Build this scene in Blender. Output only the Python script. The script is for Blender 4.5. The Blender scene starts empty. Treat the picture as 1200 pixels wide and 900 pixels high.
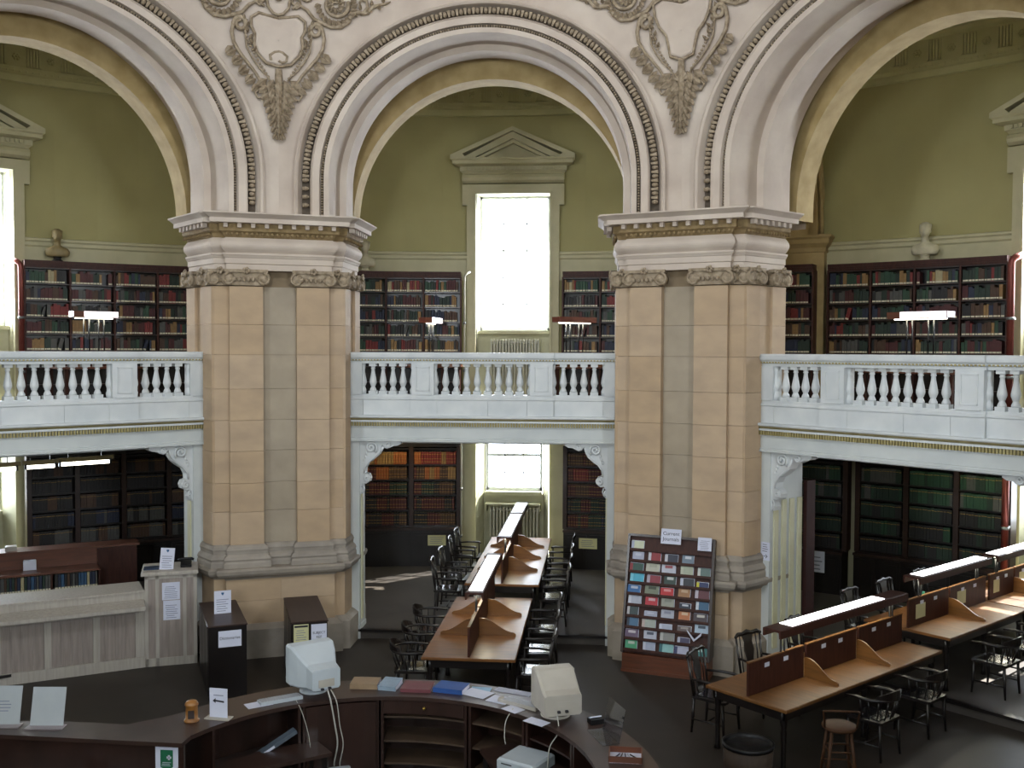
import bpy, math, random
from mathutils import Matrix, Vector
random.seed(7)
PI = math.pi; D = bpy.data
sc = bpy.context.scene
COL = sc.collection
def lin(h):
    if isinstance(h, tuple): return h
    c = [int(h[i:i+2], 16)/255 for i in (0, 2, 4)]
    return tuple((x/12.92 if x <= .04045 else ((x+.055)/1.055)**2.4) for x in c)

# ------------------------------------------------------------ camera
CX, CY, CZ, YAW, PITCH, ROLL = 1.8836, -7.6722, 4.505, -.0884, -.0338, .0038
r_ = Vector((math.cos(YAW), -math.sin(YAW), 0))
f_ = Vector((math.sin(YAW)*math.cos(PITCH), math.cos(YAW)*math.cos(PITCH), math.sin(PITCH)))
u_ = r_.cross(f_)
r2 = r_*math.cos(ROLL)+u_*math.sin(ROLL); u2 = -r_*math.sin(ROLL)+u_*math.cos(ROLL)
cam = D.objects.new('camera', D.cameras.new('camera')); COL.objects.link(cam)
cam.matrix_world = Matrix(((r2.x, u2.x, -f_.x, CX), (r2.y, u2.y, -f_.y, CY), (r2.z, u2.z, -f_.z, CZ), (0, 0, 0, 1)))
cam.data.sensor_width = 36; cam.data.lens = 1169.94*36/1200; cam.data.clip_start = .05
sc.camera = cam
# ------------------------------------------------------------ world, sun, window and dome light
sc.view_settings.view_transform = 'Standard'; sc.view_settings.look = 'None'
sc.view_settings.exposure = 0.6; sc.view_settings.gamma = 1
w = D.worlds.new('sky'); sc.world = w; w.use_nodes = True
bg = w.node_tree.nodes['Background']; bg.inputs[0].default_value = (.90, .95, 1.0, 1); bg.inputs[1].default_value = 10.0
def lamp(kind, name, loc, direction, energy, color=(1, 1, 1), sx=1, sy=1):
    l = D.lights.new(name, kind); l.energy = energy; l.color = color
    if kind == 'AREA': l.shape = 'RECTANGLE'; l.size = sx; l.size_y = sy
    o = D.objects.new(name, l); COL.objects.link(o); o.location = loc
    o.rotation_euler = Vector(direction).to_track_quat('-Z', 'Y').to_euler()
    return o
sun = lamp('SUN', 'sunlight', (0, 0, 20), (-2.3, -2.35, -2.45), 15.0, (1, .93, .82)); sun.data.angle = .009
def bayp(a, x, y, z): return Vector((x*math.cos(a)+y*math.sin(a), -x*math.sin(a)+y*math.cos(a), z))
A45 = PI/4
for k in range(-2, 3):       # daylight entering the five windows of each storey
    a = k*A45
    lamp('AREA', 'daylight', bayp(a, 0, 14.6, 6.1), bayp(a, 0, -1, -.6), 230, (.93, .96, 1), 1.5, 3.3)
    lamp('AREA', 'daylight', bayp(a, 0, 14.6, 2.0), bayp(a, 0, -1, -.15), 38, (.9, .95, 1), 1.3, 1.5)
for k in range(8):           # daylight of the windows in the drum under the dome
    a = (k+.5)*A45
    l = lamp('AREA', 'dome_daylight', bayp(a, 0, 7.0, 13.6), bayp(a, 0, -1, -.34), 85 if k in (3, 4) else 40, (.86, .92, 1), 1.8, 2.4)
    l.data.spread = math.radians(95)
for k in (3, 4, 5):          # daylight of the gallery windows behind the photographer
    lamp('AREA', 'daylight', bayp(k*A45, 0, 13.7, 6.4), bayp(k*A45, 0, -1, .06), 440, (.87, .93, 1), 1.6, 3.0)

# ------------------------------------------------------------ materials
MATS = {}
def mat(name, c1, c2=None, rough=.6, scale=6, coat=0, metal=0, bump=0, stretch=(1, 1, 1), rnd=0, emit=0, detail=6, spec=.5, bscale=None):
    if name in MATS: return MATS[name]
    m = D.materials.new(name); m.use_nodes = True; nt = m.node_tree; N = nt.nodes; L = nt.links
    p = N['Principled BSDF']
    p.inputs['Roughness'].default_value = rough; p.inputs['Metallic'].default_value = metal
    p.inputs['Coat Weight'].default_value = coat; p.inputs['Coat Roughness'].default_value = .12
    p.inputs['Specular IOR Level'].default_value = spec
    c1 = lin(c1); c2 = lin(c2) if c2 else tuple(x*.8 for x in c1)
    tc = N.new('ShaderNodeTexCoord'); mp = N.new('ShaderNodeMapping'); mp.inputs['Scale'].default_value = stretch
    L.new(tc.outputs['Object'], mp.inputs[0])
    no = N.new('ShaderNodeTexNoise'); no.inputs['Scale'].default_value = scale; no.inputs['Detail'].default_value = detail
    L.new(mp.outputs[0], no.inputs['Vector'])
    cr = N.new('ShaderNodeValToRGB'); cr.color_ramp.elements[0].position = .32; cr.color_ramp.elements[1].position = .68
    cr.color_ramp.elements[0].color = c1+(1,); cr.color_ramp.elements[1].color = c2+(1,)
    L.new(no.outputs['Fac'], cr.inputs[0]); out = cr.outputs[0]
    if rnd:
        oi = N.new('ShaderNodeObjectInfo'); hs = N.new('ShaderNodeHueSaturation')
        mr = N.new('ShaderNodeMapRange'); mr.inputs['To Min'].default_value = 1-rnd; mr.inputs['To Max'].default_value = 1+rnd
        L.new(oi.outputs['Random'], mr.inputs[0]); L.new(mr.outputs[0], hs.inputs['Value'])
        mr2 = N.new('ShaderNodeMapRange'); mr2.inputs['To Min'].default_value = 1+rnd*2; mr2.inputs['To Max'].default_value = 1-rnd*2
        L.new(oi.outputs['Random'], mr2.inputs[0]); L.new(mr2.outputs[0], hs.inputs['Saturation'])
        L.new(out, hs.inputs['Color']); out = hs.outputs[0]
    L.new(out, p.inputs['Base Color'])
    if bump:
        b = N.new('ShaderNodeBump'); b.inputs['Strength'].default_value = bump; b.inputs['Distance'].default_value = .01
        n2 = N.new('ShaderNodeTexNoise'); n2.inputs['Scale'].default_value = bscale or scale*6; n2.inputs['Detail'].default_value = 8
        L.new(mp.outputs[0], n2.inputs['Vector']); L.new(n2.outputs['Fac'], b.inputs['Height']); L.new(b.outputs[0], p.inputs['Normal'])
    if emit:
        p.inputs['Emission Color'].default_value = c1+(1,); p.inputs['Emission Strength'].default_value = emit
    MATS[name] = m; return m
STONE = mat('beige_stone', 'b8a083', 'a9937a', .75, 2.2, rnd=.03, bump=.15, stretch=(1, 1, 1.8))
STONEG = mat('grey_stone', '9d9488', '857d73', .8, 3, rnd=.03, bump=.25)
STONEP = mat('pale_pink_stone', 'c9bcae', 'b4a598', .75, 1.6, rnd=.02, bump=.18)
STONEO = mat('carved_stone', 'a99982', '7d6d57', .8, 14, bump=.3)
STONEY = mat('ochre_stone', 'b09a6c', '9b8557', .8, 4, bump=.15)
STONEB = mat('brown_stone', '98825c', '7c6846', .85, 9, bump=.25)  # browner stone of the bed and egg mouldings
STONER = mat('grey_beige_stone', 'a79a86', '978b79', .8, 2.2, rnd=.02, bump=.2)
DARKST = mat('mortar_stone', '8a785f', '7a6a54', .9, 5)  # mortar colour of the pier core behind the joints
GROOVE_SHADE = mat('groove_shade_stone', '4c4338', '5c5145', .9, 20)  # shade of the archivolt grooves put into a near-black colour
WHITE = mat('white_marble', 'cfd2d2', 'bfc4c6', .5, 3, bump=.05, rnd=.02)
CREAM = mat('cream_paint', 'c8c6a8', 'bbb795', .55, 4)
GILT = mat('dull_gilt_paint', 'a29766', '8d8152', .6, 8)
PLAST = mat('white_plaster', 'c6cac8', 'b9bebe', .6, 2.5)
OLIVE = mat('olive_paint', 'a29b69', '9a9362', .7, 1.2)
OLIVEL = mat('pale_olive_paint', 'b9b586', 'aba778', .6, 2)
DADO = mat('grey_cream_paint', 'b9b391', 'aea886', .6, 3)
FLOORM = mat('brown_linoleum', '342d27', '2a2520', .5, 1.4, detail=10, spec=.4)
FLOORB = mat('worn_grey_linoleum', '4e4842', '3e3934', .5, 1.6, detail=10)
DWOOD = mat('dark_stained_wood', '33201a', '24150f', .38, 5, stretch=(1, 1, .25), coat=.15)
BWOOD = mat('black_brown_wood', '150e0c', '0f0b0a', .36, 6, coat=.12)
MWOOD = mat('mahogany_wood', '45261d', '351c16', .5, 6, stretch=(4, 4, .6), spec=.25)
RWOOD = mat('red_brown_wood', '6a3b26', '53301f', .42, 5, stretch=(.5, 4, 4), coat=.1)
OAK = mat('oak_desk_wood', '714b23', '5b3b1b', .4, 5, stretch=(.5, 5, 5), coat=.2)
OAKP = mat('worn_oak_wood', '734a20', '5b3918', .44, 4, stretch=(.6, 4, 4), coat=.04)
LIMED = mat('limed_oak_panel', '9b9088', '877c76', .6, 5, stretch=(6, 6, .5))
LIMEDF = mat('limed_oak_frame', 'b0aaa0', 'a19a91', .6, 5, stretch=(6, 6, .5))
METAL = mat('grey_metal', '8d9090', '7b7e7e', .4, 5, metal=.7)
BLACKM = mat('black_metal', '151517', '1c1c1e', .35, 5, metal=.4)
BRASS = mat('brass', 'b89a4e', 'a58843', .3, 5, metal=.9)
COPPER = mat('red_copper_pipe', '7d4038', '6a3530', .35, 5, metal=.5)
RAD = mat('white_radiator_enamel', 'b9b7a6', 'adab9a', .45, 5)
PCW = mat('cool_white_plastic', 'b9c2c8', 'aeb7be', .45, 3)
PCB = mat('beige_plastic', 'b3aea4', 'a59f95', .5, 3)
PAPER = mat('white_paper', 'd3d6e6', 'c6cadc', .7, 3)
PAPERY = mat('yellow_paper', 'c9c79a', 'bdba8c', .7, 3)
INK = mat('dark_ink', '23232e', '1c1c26', .7, 3)
INKG = mat('grey_print', '777c90', '6c7184', .7, 3)
INKB = mat('blue_print', '2c5c8c', '285580', .7, 3)
CORD = mat('white_cable', 'b9b8b0', 'adaca4', .5, 5)
MARB = mat('bust_marble', 'b8b197', 'a69f86', .6, 8)
OPAL_GLARE = mat('lit_opal_or_glare', (1, .97, .98), (1, .97, .98), .4, 3, emit=3.0)
TUBE = mat('fluorescent_tube', (1, .97, .80), (1, .97, .80), .4, 3, emit=5)
def glass(name, tint, gl=.10):
    m = D.materials.new(name); m.use_nodes = True; nt = m.node_tree; nt.nodes.clear()
    o = nt.nodes.new('ShaderNodeOutputMaterial'); mx = nt.nodes.new('ShaderNodeMixShader')
    t = nt.nodes.new('ShaderNodeBsdfTransparent'); t.inputs[0].default_value = tint+(1,)
    g = nt.nodes.new('ShaderNodeBsdfGlossy'); g.inputs['Roughness'].default_value = .05
    mx.inputs[0].default_value = gl
    nt.links.new(t.outputs[0], mx.inputs[1]); nt.links.new(g.outputs[0], mx.inputs[2]); nt.links.new(mx.outputs[0], o.inputs[0])
    return m
GLASS = glass('window_glass', (.95, .97, 1), .06); ACRY = glass('acrylic_sheet', (.72, .73, .78), .25)
def col(name, h, rough=.6): return mat(name, h, None, rough, 9)

# ------------------------------------------------------------ mesh builder
WM = {}
def Rz(a): return Matrix.Rotation(a, 4, 'Z')
def T(x, y, z): return Matrix.Translation((x, y, z))
def par(o): return WM.get(o.name, Matrix.Identity(4))
class MB:
    def __init__(s): s.v = []; s.f = []; s.m = []; s.sm = []; s.cm = 0; s.cs = False; s.M = None
    def add(s, vs, fs):
        b = len(s.v)
        s.v += [tuple(s.M @ Vector(p)) for p in vs] if s.M is not None else [tuple(p) for p in vs]
        for f in fs: s.f.append(tuple(b+i for i in f)); s.m.append(s.cm); s.sm.append(s.cs)
        return s
    def box(s, x0, x1, y0, y1, z0, z1, M=None):
        vs = [(x, y, z) for z in (z0, z1) for y in (y0, y1) for x in (x0, x1)]
        if M is not None: vs = [M @ Vector(p) for p in vs]
        return s.add(vs, [(0, 2, 3, 1), (4, 5, 7, 6), (0, 1, 5, 4), (2, 6, 7, 3), (0, 4, 6, 2), (1, 3, 7, 5)])
    def cbox(s, x0, x1, y0, y1, z0, z1, c=.01, M=None):   # box with a chamfered top edge
        vs = [(x, y, z) for z in (z0, z1-c) for y in (y0, y1) for x in (x0, x1)]
        vs += [(x, y, z1) for y in (y0+c, y1-c) for x in (x0+c, x1-c)]
        if M is not None: vs = [M @ Vector(p) for p in vs]
        return s.add(vs, [(0, 2, 3, 1), (0, 1, 5, 4), (2, 6, 7, 3), (0, 4, 6, 2), (1, 3, 7, 5), (4, 5, 9, 8), (5, 7, 11, 9), (7, 6, 10, 11), (6, 4, 8, 10), (8, 9, 11, 10)])
    def prism(s, poly, h0, h1, axis='z', M=None):
        n = len(poly)
        def P(p, h): return {'z': (p[0], p[1], h), 'y': (p[0], h, p[1]), 'x': (h, p[0], p[1])}[axis]
        vs = [P(p, h0) for p in poly]+[P(p, h1) for p in poly]
        if M is not None: vs = [M @ Vector(p) for p in vs]
        fs = [tuple(range(n))[::-1], tuple(range(n, 2*n))]+[(i, (i+1) % n, n+(i+1) % n, n+i) for i in range(n)]
        return s.add(vs, fs)
    def lathe(s, prof, seg=12, c=(0, 0, 0), M=None, a0=0, a1=2*PI, cap=True):
        full = abs(a1-a0-2*PI) < 1e-6; ns = seg if full else seg+1
        vs = [(c[0]+r*math.cos(a0+(a1-a0)*i/seg), c[1]+r*math.sin(a0+(a1-a0)*i/seg), c[2]+z) for r, z in prof for i in range(ns)]
        if M is not None: vs = [M @ Vector(p) for p in vs]
        fs = []
        for j in range(len(prof)-1):
            for i in range(seg):
                k = (i+1) % ns
                fs.append((j*ns+i, j*ns+k, (j+1)*ns+k, (j+1)*ns+i))
        if full and cap:
            if prof[0][0] > 1e-5: fs.append(tuple(range(ns))[::-1])
            if prof[-1][0] > 1e-5: fs.append(tuple((len(prof)-1)*ns+i for i in range(ns)))
        cs = s.cs; s.cs = True; s.add(vs, fs); s.cs = cs; return s
    def tube(s, pts, r, seg=6, M=None, flat=1.0, cap=True):
        pts = [Vector(p) for p in pts]; n = len(pts)
        rs = r if isinstance(r, (list, tuple)) else [r]*n
        vs = []; up = None
        for i, p in enumerate(pts):
            t = (pts[min(i+1, n-1)]-pts[max(i-1, 0)]).normalized()
            if up is None:
                up = Vector((0, 0, 1)) if abs(t.z) < .9 else Vector((1, 0, 0))
            sd = t.cross(up).normalized(); up = sd.cross(t).normalized()
            for k in range(seg):
                a = 2*PI*k/seg
                vs.append(p+sd*math.cos(a)*rs[i]+up*math.sin(a)*rs[i]*flat)
        if M is not None: vs = [M @ v for v in vs]
        fs = [(i*seg+k, i*seg+(k+1) % seg, (i+1)*seg+(k+1) % seg, (i+1)*seg+k) for i in range(n-1) for k in range(seg)]
        if cap: fs += [tuple(range(seg))[::-1], tuple((n-1)*seg+k for k in range(seg))]
        cs = s.cs; s.cs = seg > 4; s.add(vs, fs); s.cs = cs; return s
    def ell(s, c, r, seg=8, rings=6, M=None):
        prof = [(math.sin(PI*i/rings), -math.cos(PI*i/rings)) for i in range(rings+1)]
        prof = [(max(a, .0), b) for a, b in prof]
        m = T(*c) @ Matrix.Diagonal((r[0], r[1], r[2], 1))
        if M is not None: m = M @ m
        return s.lathe(prof, seg, M=m)
    def sweep(s, path, prof, cap=True, side=1):
        # path in plan (x,y); profile (p,z): p pushed to the right (side=1) of the travelling direction
        n = len(path); P = [Vector(p) for p in path]; nr = []
        for i in range(n-1):
            d = (P[i+1]-P[i]).normalized(); nr.append(Vector((d.y, -d.x))*side)
        vs = []
        for i in range(n):
            if i == 0: m = nr[0]
            elif i == n-1: m = nr[-1]
            else:
                m = nr[i-1]+nr[i]; m = m/max(m.dot(nr[i]), .2)
            for p, z in prof: vs.append((P[i].x+m.x*p, P[i].y+m.y*p, z))
        k = len(prof)
        fs = [(i*k+j, (i+1)*k+j, (i+1)*k+j+1, i*k+j+1) for i in range(n-1) for j in range(k-1)]
        if cap: fs += [tuple(range(k)), tuple((n-1)*k+j for j in range(k))[::-1]]
        return s.add(vs, fs)
    def loft(s, rings, closed=True, cap=True):
        k = len(rings[0]); vs = [p for r in rings for p in r]
        fs = [(i*k+j, i*k+(j+1) % k, (i+1)*k+(j+1) % k, (i+1)*k+j) for i in range(len(rings)-1) for j in range(k if closed else k-1)]
        if cap: fs += [tuple(range(k))[::-1], tuple((len(rings)-1)*k+j for j in range(k))]
        return s.add(vs, fs)
    def mesh(s, name, mats, M=None):
        me = D.meshes.new(name)
        vs = [M @ Vector(p) for p in s.v] if M is not None else s.v
        me.from_pydata(vs, [], s.f)
        for m in (mats if isinstance(mats, (list, tuple)) else [mats]): me.materials.append(m)
        me.polygons.foreach_set('material_index', s.m); me.polygons.foreach_set('use_smooth', s.sm)
        me.validate(); me.update()
        return me
    def build(s, name, mats, parent=None, a=0, kind=None, label=None, bevel=0):
        W = Rz(-a)
        if parent is not None:
            me = s.mesh(name, mats, par(parent).inverted() @ W); o = D.objects.new(name, me); COL.objects.link(o); o.parent = parent
            WM[o.name] = par(parent).copy()
        else:
            wv = [W @ Vector(p) for p in s.v]
            x = [p.x for p in wv]; y = [p.y for p in wv]; z = [p.z for p in wv]
            c = ((min(x)+max(x))/2, (min(y)+max(y))/2, min(z))
            me = s.mesh(name, mats, T(-c[0], -c[1], -c[2]) @ W); o = D.objects.new(name, me); COL.objects.link(o); o.location = c
            WM[o.name] = T(*c)
        if kind: o['kind'] = kind
        if label: o['label'] = label
        if bevel:
            b = o.modifiers.new('bevel', 'BEVEL'); b.width = bevel; b.segments = 2; b.limit_method = 'ANGLE'
        return o
def tag(o, label, cat, group=None, kind=None):
    o['label'] = label; o['category'] = cat
    if group: o['group'] = group
    if kind: o['kind'] = kind
    return o
def thing(name, label, cat, M, group=None):
    o = D.objects.new(name, None); COL.objects.link(o); o.empty_display_size = .1
    if not isinstance(M, Matrix): M = T(*M)
    o.matrix_world = M; WM[o.name] = M.copy()
    return tag(o, label, cat, group)
def struct(name, M=None):
    o = D.objects.new(name, None); COL.objects.link(o); M = M or Matrix.Identity(4)
    o.matrix_world = M; WM[o.name] = M.copy(); o['kind'] = 'structure'; return o
def inst(me, name, M, parent=None, label=None):           # M is the world matrix of the piece
    o = D.objects.new(name, me); COL.objects.link(o)
    if parent is not None:
        o.parent = parent; o.matrix_basis = par(parent).inverted() @ M
    else: o.matrix_world = M
    WM[o.name] = M.copy()
    if label: o['label'] = label
    return o
def dup(root, M, label=None, group=None):
    def cp(o, p):
        c = o.copy(); COL.objects.link(c)
        if p is not None: c.parent = p; c.matrix_parent_inverse = Matrix.Identity(4)
        for ch in kids.get(o.name, []): cp(ch, c)
        return c
    kids = KIDS(root); c = cp(root, None); c.matrix_world = M; WM[c.name] = M.copy()
    if label: c['label'] = label
    if group: c['group'] = group
    return c
def KIDS(root):
    k = {}
    st = [root]
    while st:
        o = st.pop(); ch = list(o.children); k[o.name] = ch; st += ch
    return k
def text(s, size, M, parent, m, name='lettering', align='CENTER', extr=.0008):
    cu = D.curves.new(name, 'FONT'); cu.body = s; cu.size = size; cu.extrude = extr; cu.align_x = align; cu.align_y = 'CENTER'
    to = D.objects.new(name, cu); me = D.meshes.new_from_object(to); D.objects.remove(to); D.curves.remove(cu)
    me.name = name; me.materials.clear(); me.materials.append(m)
    return inst(me, name, M, parent)
def lines(x0, x1, z0, z1, n, y, M, parent, m, name='printed_lines'):
    b = MB()
    for i in range(n):
        z = z1-(z1-z0)*(i+.5)/n; h = (z1-z0)/n*.13
        b.box(x0+(x1-x0)*random.uniform(0, .12), x1-(x1-x0)*random.uniform(0, .3), y-.0015, y, z-h, z+h, M)
    return b.build(name, m, parent)
UP = Matrix.Rotation(PI/2, 4, 'X')       # stands a flat text up, reading from -Y

# ============================================================ STRUCTURE
# floors
b = MB(); b.prism([(15*math.cos(t), 15*math.sin(t)) for t in [2*PI*i/64 for i in range(64)]], -.5, -.2); b.build('floor', FLOORM, kind='structure')
def wedge(y0, Ro, n=12):
    w0 = y0*math.tan(PI/8)
    return [(-w0, y0)]+[(Ro*math.sin(-PI/8+PI/4*i/n), Ro*math.cos(-PI/8+PI/4*i/n)) for i in range(n+1)]+[(w0, y0)]
for k, y0 in ((-2, 8.3), (-1, 8.35), (0, 8.2), (1, 8.62), (2, 8.3)):
    b = MB(); b.prism(wedge(y0, 14.6), -.3, -.06); o = b.build('floor', FLOORB, a=k*A45, kind='structure')
    b = MB(); b.box(-2.02, 2.02, y0-.04, y0+.06, -.085, -.045); b.build('step_nosing', BWOOD, o, a=k*A45)
    b = MB(); b.prism(wedge(8.25, 13.9), 3.30, 3.45); b.build('floor_gallery', mat('gallery_floor_brown', '5c4e40', '4c4034', .6, 3), a=k*A45, kind='structure')
    b = MB(); b.prism(wedge(8.64, 13.9), 3.06, 3.12); b.build('ceiling_ambulatory', PLAST, a=k*A45, kind='structure')
    b = MB(); b.prism(wedge(9.4, 14), 11.0, 11.15); b.build('ceiling_gallery', OLIVEL, a=k*A45, kind='structure')

# outer wall with window openings
def wall_seg(b, R, th0, th1, z0, z1, n, holes):
    ths = sorted(set([th0+(th1-th0)*i/n for i in range(n+1)]+[math.asin(s*h[0]/R) for h in holes for s in (-1, 1)]))
    for t0, t1 in zip(ths, ths[1:]):
        if t1-t0 < 1e-6: continue
        xm = R*math.sin((t0+t1)/2)
        zs = [(z0, z1)]
        for hx, h0, h1 in holes:
            if abs(xm) < hx:
                nz = []
                for p, q in zs:
                    if h0 > p and h0 < q: nz.append((p, h0))
                    if h1 < q and h1 > p: nz.append((h1, q))
                    if not (h0 < q and h1 > p): nz.append((p, q))
                zs = nz
        for p, q in zs:
            if q-p < 1e-6: continue
            P = [(R*math.sin(t), R*math.cos(t)) for t in (t0, t1)]
            b.add([(P[0][0], P[0][1], p), (P[1][0], P[1][1], p), (P[1][0], P[1][1], q), (P[0][0], P[0][1], q)], [(0, 1, 2, 3)])
HW = .79
winn = [0]
def sash(M, W, z0, z1, cols, rows, meet, parent_name, radr):
    winn[0] += 1
    t = struct('window_%d' % winn[0], M)
    b = MB(); b.M = M
    fw = .05
    for x in (-W, W-fw): b.box(x, x+fw, 0, .09, z0, z1)
    b.box(-W, W, 0, .09, z0, z0+.07); b.box(-W, W, 0, .09, z1-fw, z1)
    b.build('window_frame', WHITE, t)
    for i in range(1, cols):
        x = -W+2*W*i/cols; b = MB(); b.M = M; b.box(x-.012, x+.012, .02, .05, z0, z1); b.build('glazing_bar', WHITE, t)
    for j in range(1, rows):
        z = z0+(z1-z0)*j/rows; h = .03 if j == meet else .012
        b = MB(); b.M = M; b.box(-W, W, .02, .05, z-h, z+h); b.build('glazing_bar', WHITE, t)
    me = MB().box(-W/cols+.01, W/cols-.01, .033, .037, .01, (z1-z0)/rows-.01).mesh('pane', GLASS)
    for i in range(cols):
        for j in range(rows):
            inst(me, 'pane', M @ T(-W+2*W*(i+.5)/cols, 0, z0+(z1-z0)*j/rows), t)
    return t
pn = {-2: 'west', -1: 'left', 0: 'middle', 1: 'right', 2: 'east'}
for k in range(-2, 3):
    a = k*A45
    b = MB()
    wall_seg(b, 13.8, -PI/8, PI/8, -.06, 3.06, 14, [(HW, -.06, 3.06)])
    wl = b.build('wall_lower_'+pn[k], mat('cream_lower_wall', 'bdb793', 'b2ac88', .6, 2), a=a, kind='structure')
    b = MB(); wall_seg(b, 13.8, -PI/8, PI/8, 3.45, 11.0, 14, [(HW, 3.45, 7.86)])
    wu = b.build('wall_'+pn[k], OLIVE, a=a, kind='structure')
    # reveals
    b = MB()
    for s in (-1, 1):
        b.add([(s*HW, 13.7, -.06), (s*.63, 14.25, -.06), (s*.63, 14.25, 3.06), (s*HW, 13.7, 3.06)], [(0, 1, 2, 3)])
        b.box(min(s*.63, s*.72), max(s*.63, s*.72), 14.2, 14.4, -.06, 3.06)
        b.box(min(s*HW, s*.9), max(s*HW, s*.9), 13.7, 14.4, 3.45, 7.9)
    b.box(-.72, .72, 14.15, 14.35, -.06, 1.33); b.box(-.72, .72, 14.15, 14.35, 2.98, 3.1)
    b.box(-.9, .9, 14.1, 14.35, 3.45, 4.86); b.box(-.9, .9, 13.72, 14.4, 7.86, 7.95)
    b.box(-.62, .62, 13.98, 14.2, 1.33, 1.41); b.box(-.78, .78, 13.95, 14.2, 4.86, 4.93)
    b.build('window_reveal', CREAM, wl, a=a)
    for xx in (-.42, 0, .42):                       # sunk panels under the upper sill
        b = MB(); b.box(xx-.17, xx+.17, 14.085, 14.1, 3.75, 4.7); b.build('reveal_panel', CREAM, wu, a=a)
    sash(Rz(-a) @ T(0, 14.2, 0), .62, 1.41, 2.98, 3, 4, 2, '', 0)
    sash(Rz(-a) @ T(0, 14.2, 0), .77, 4.93, 7.86, 3, 5, 3, '', 0)
    # architrave, frieze and pediment of the gallery window
    t = struct('trim_pediment_window', Rz(-a) @ T(0, 13.8, 3.45))
    b = MB()
    for s in (-1, 1):
        b.box(min(s*.79, s*.99), max(s*.79, s*.99), 13.63, 13.85, 3.45, 7.6)
        b.box(min(s*.79, s*1.09), max(s*.79, s*1.09), 13.63, 13.85, 7.6, 8.04)
        b.box(min(s*.79, s*.84), max(s*.79, s*.84), 13.60, 13.65, 3.45, 7.86)
    b.box(-.79, .79, 13.63, 13.85, 7.86, 8.04); b.box(-.84, .84, 13.60, 13.65, 7.84, 7.89)
    b.build('architrave', DADO, t, a=a)
    b = MB(); b.prism([(13.85, 8.07), (13.66, 8.07), (13.60, 8.12), (13.58, 8.18), (13.60, 8.24), (13.66, 8.27), (13.85, 8.27)], -1.09, 1.09, 'x'); b.build('frieze', DADO, t, a=a)
    b = MB()
    b.sweep([(-1.08, 13.9), (-1.08, 13.66), (1.08, 13.66), (1.08, 13.9)], [(-.1, 8.27), (.0, 8.27), (.03, 8.31), (.06, 8.33), (.06, 8.42), (.2, 8.46), (.2, 8.52), (.24, 8.55), (.24, 8.58), (-.1, 8.58)])
    b.build('cornice', DADO, t, a=a)
    b = MB()
    for i in range(26): x = -1.0+2.0*i/25; b.box(x-.022, x+.022, 13.55, 13.62, 8.345, 8.41)
    b.build('dentils', DADO, t, a=a, kind='stuff')
    b = MB()
    for s in (-1, 1):
        b.prism([(s*1.32, 8.58), (s*1.32, 8.64), (0, 9.22), (0, 9.13), (s*1.06, 8.66), (s*.98, 8.58)], 13.42, 13.9, 'y')
        b.prism([(s*1.06, 8.60), (0, 9.13), (0, 8.98), (s*.80, 8.60)], 13.50, 13.9, 'y')
        b.prism([(s*.8, 8.585), (0, 8.98), (0, 8.9), (s*.66, 8.585)], 13.56, 13.9, 'y')
    b.build('raking_cornice', DADO, t, a=a)
    b = MB(); b.prism([(-.9, 8.58), (.9, 8.58), (0, 9.0)], 13.68, 13.9, 'y'); b.build('tympanum', DADO, t, a=a)
    # dado band above the bookcases and entablature under the gallery ceiling
    for s in (-1, 1):
        b = MB(); path = [(s*13.8*math.sin(t_), 13.8*math.cos(t_)) for t_ in [math.asin(.99/13.8)+(PI/8-math.asin(.99/13.8))*i/8 for i in range(9)]]
        b.sweep(path, [(0, 6.0), (.04, 6.0), (.04, 6.44), (.07, 6.47), (.07, 6.53), (.1, 6.56), (.1, 6.6), (0, 6.62)], side=s); b.build('trim_dado', DADO, a=a, kind='structure')
    path = [(13.8*math.sin(t_), 13.8*math.cos(t_)) for t_ in [-PI/8+PI/4*i/20 for i in range(21)]]
    b = MB(); b.sweep(path, [(0, 9.5), (.05, 9.52), (.05, 9.64), (.09, 9.66), (.12, 9.70), (.12, 9.76), (.05, 9.78), (.05, 10.2), (.10, 10.24), (.14, 10.3), (.2, 10.33), (.3, 10.4), (.42, 10.44), (.42, 10.52), (.55, 10.62), (.62, 10.75), (.62, 11.0), (0, 11.0)])
    en = b.build('trim_frieze', OLIVEL, a=a, kind='structure')
    b = MB()
    for i in range(96):
        t_ = -PI/8+PI/4*(i+.5)/96; M = Rz(-t_)
        b.ell((0, 13.69, 9.70), (.022, .03, .025), 6, 4, M)
    b.build('bead_moulding', OLIVEL, en, a=a, kind='stuff')
    b = MB()
    for i in range(18):
        for j in range(5):
            t_ = -PI/8+PI/4*(i+.5)/18+math.radians(1.25)+(j-2)*math.radians(.22)
            b.box(-.018, .018, 13.70, 13.76, 9.8, 10.16, Rz(-t_))
    b.build('fluting', OLIVEL, en, a=a, kind='stuff')
# rosettes of the frieze
b = MB()
for i in range(6): b.ell((.045*math.cos(i*PI/3), 0, .045*math.sin(i*PI/3)), (.032, .022, .032), 6, 4)
b.ell((0, -.02, 0), (.025, .025, .025), 6, 4)
ros = b.mesh('rosette', OLIVEL)
frz = D.objects['trim_frieze']
for o in [o for o in D.objects if o.name.startswith('trim_frieze')]: WM[o.name] = Matrix.Translation(o.location)
fl = [o for o in D.objects if o.name.startswith('trim_frieze')]
for k, o in zip(range(-2, 3), fl):
    for i in range(18):
        t_ = k*A45-PI/8+PI/4*(i+.5)/18
        inst(ros, 'rosette', Rz(-t_) @ T(0, 13.73, 9.97), o)
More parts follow.
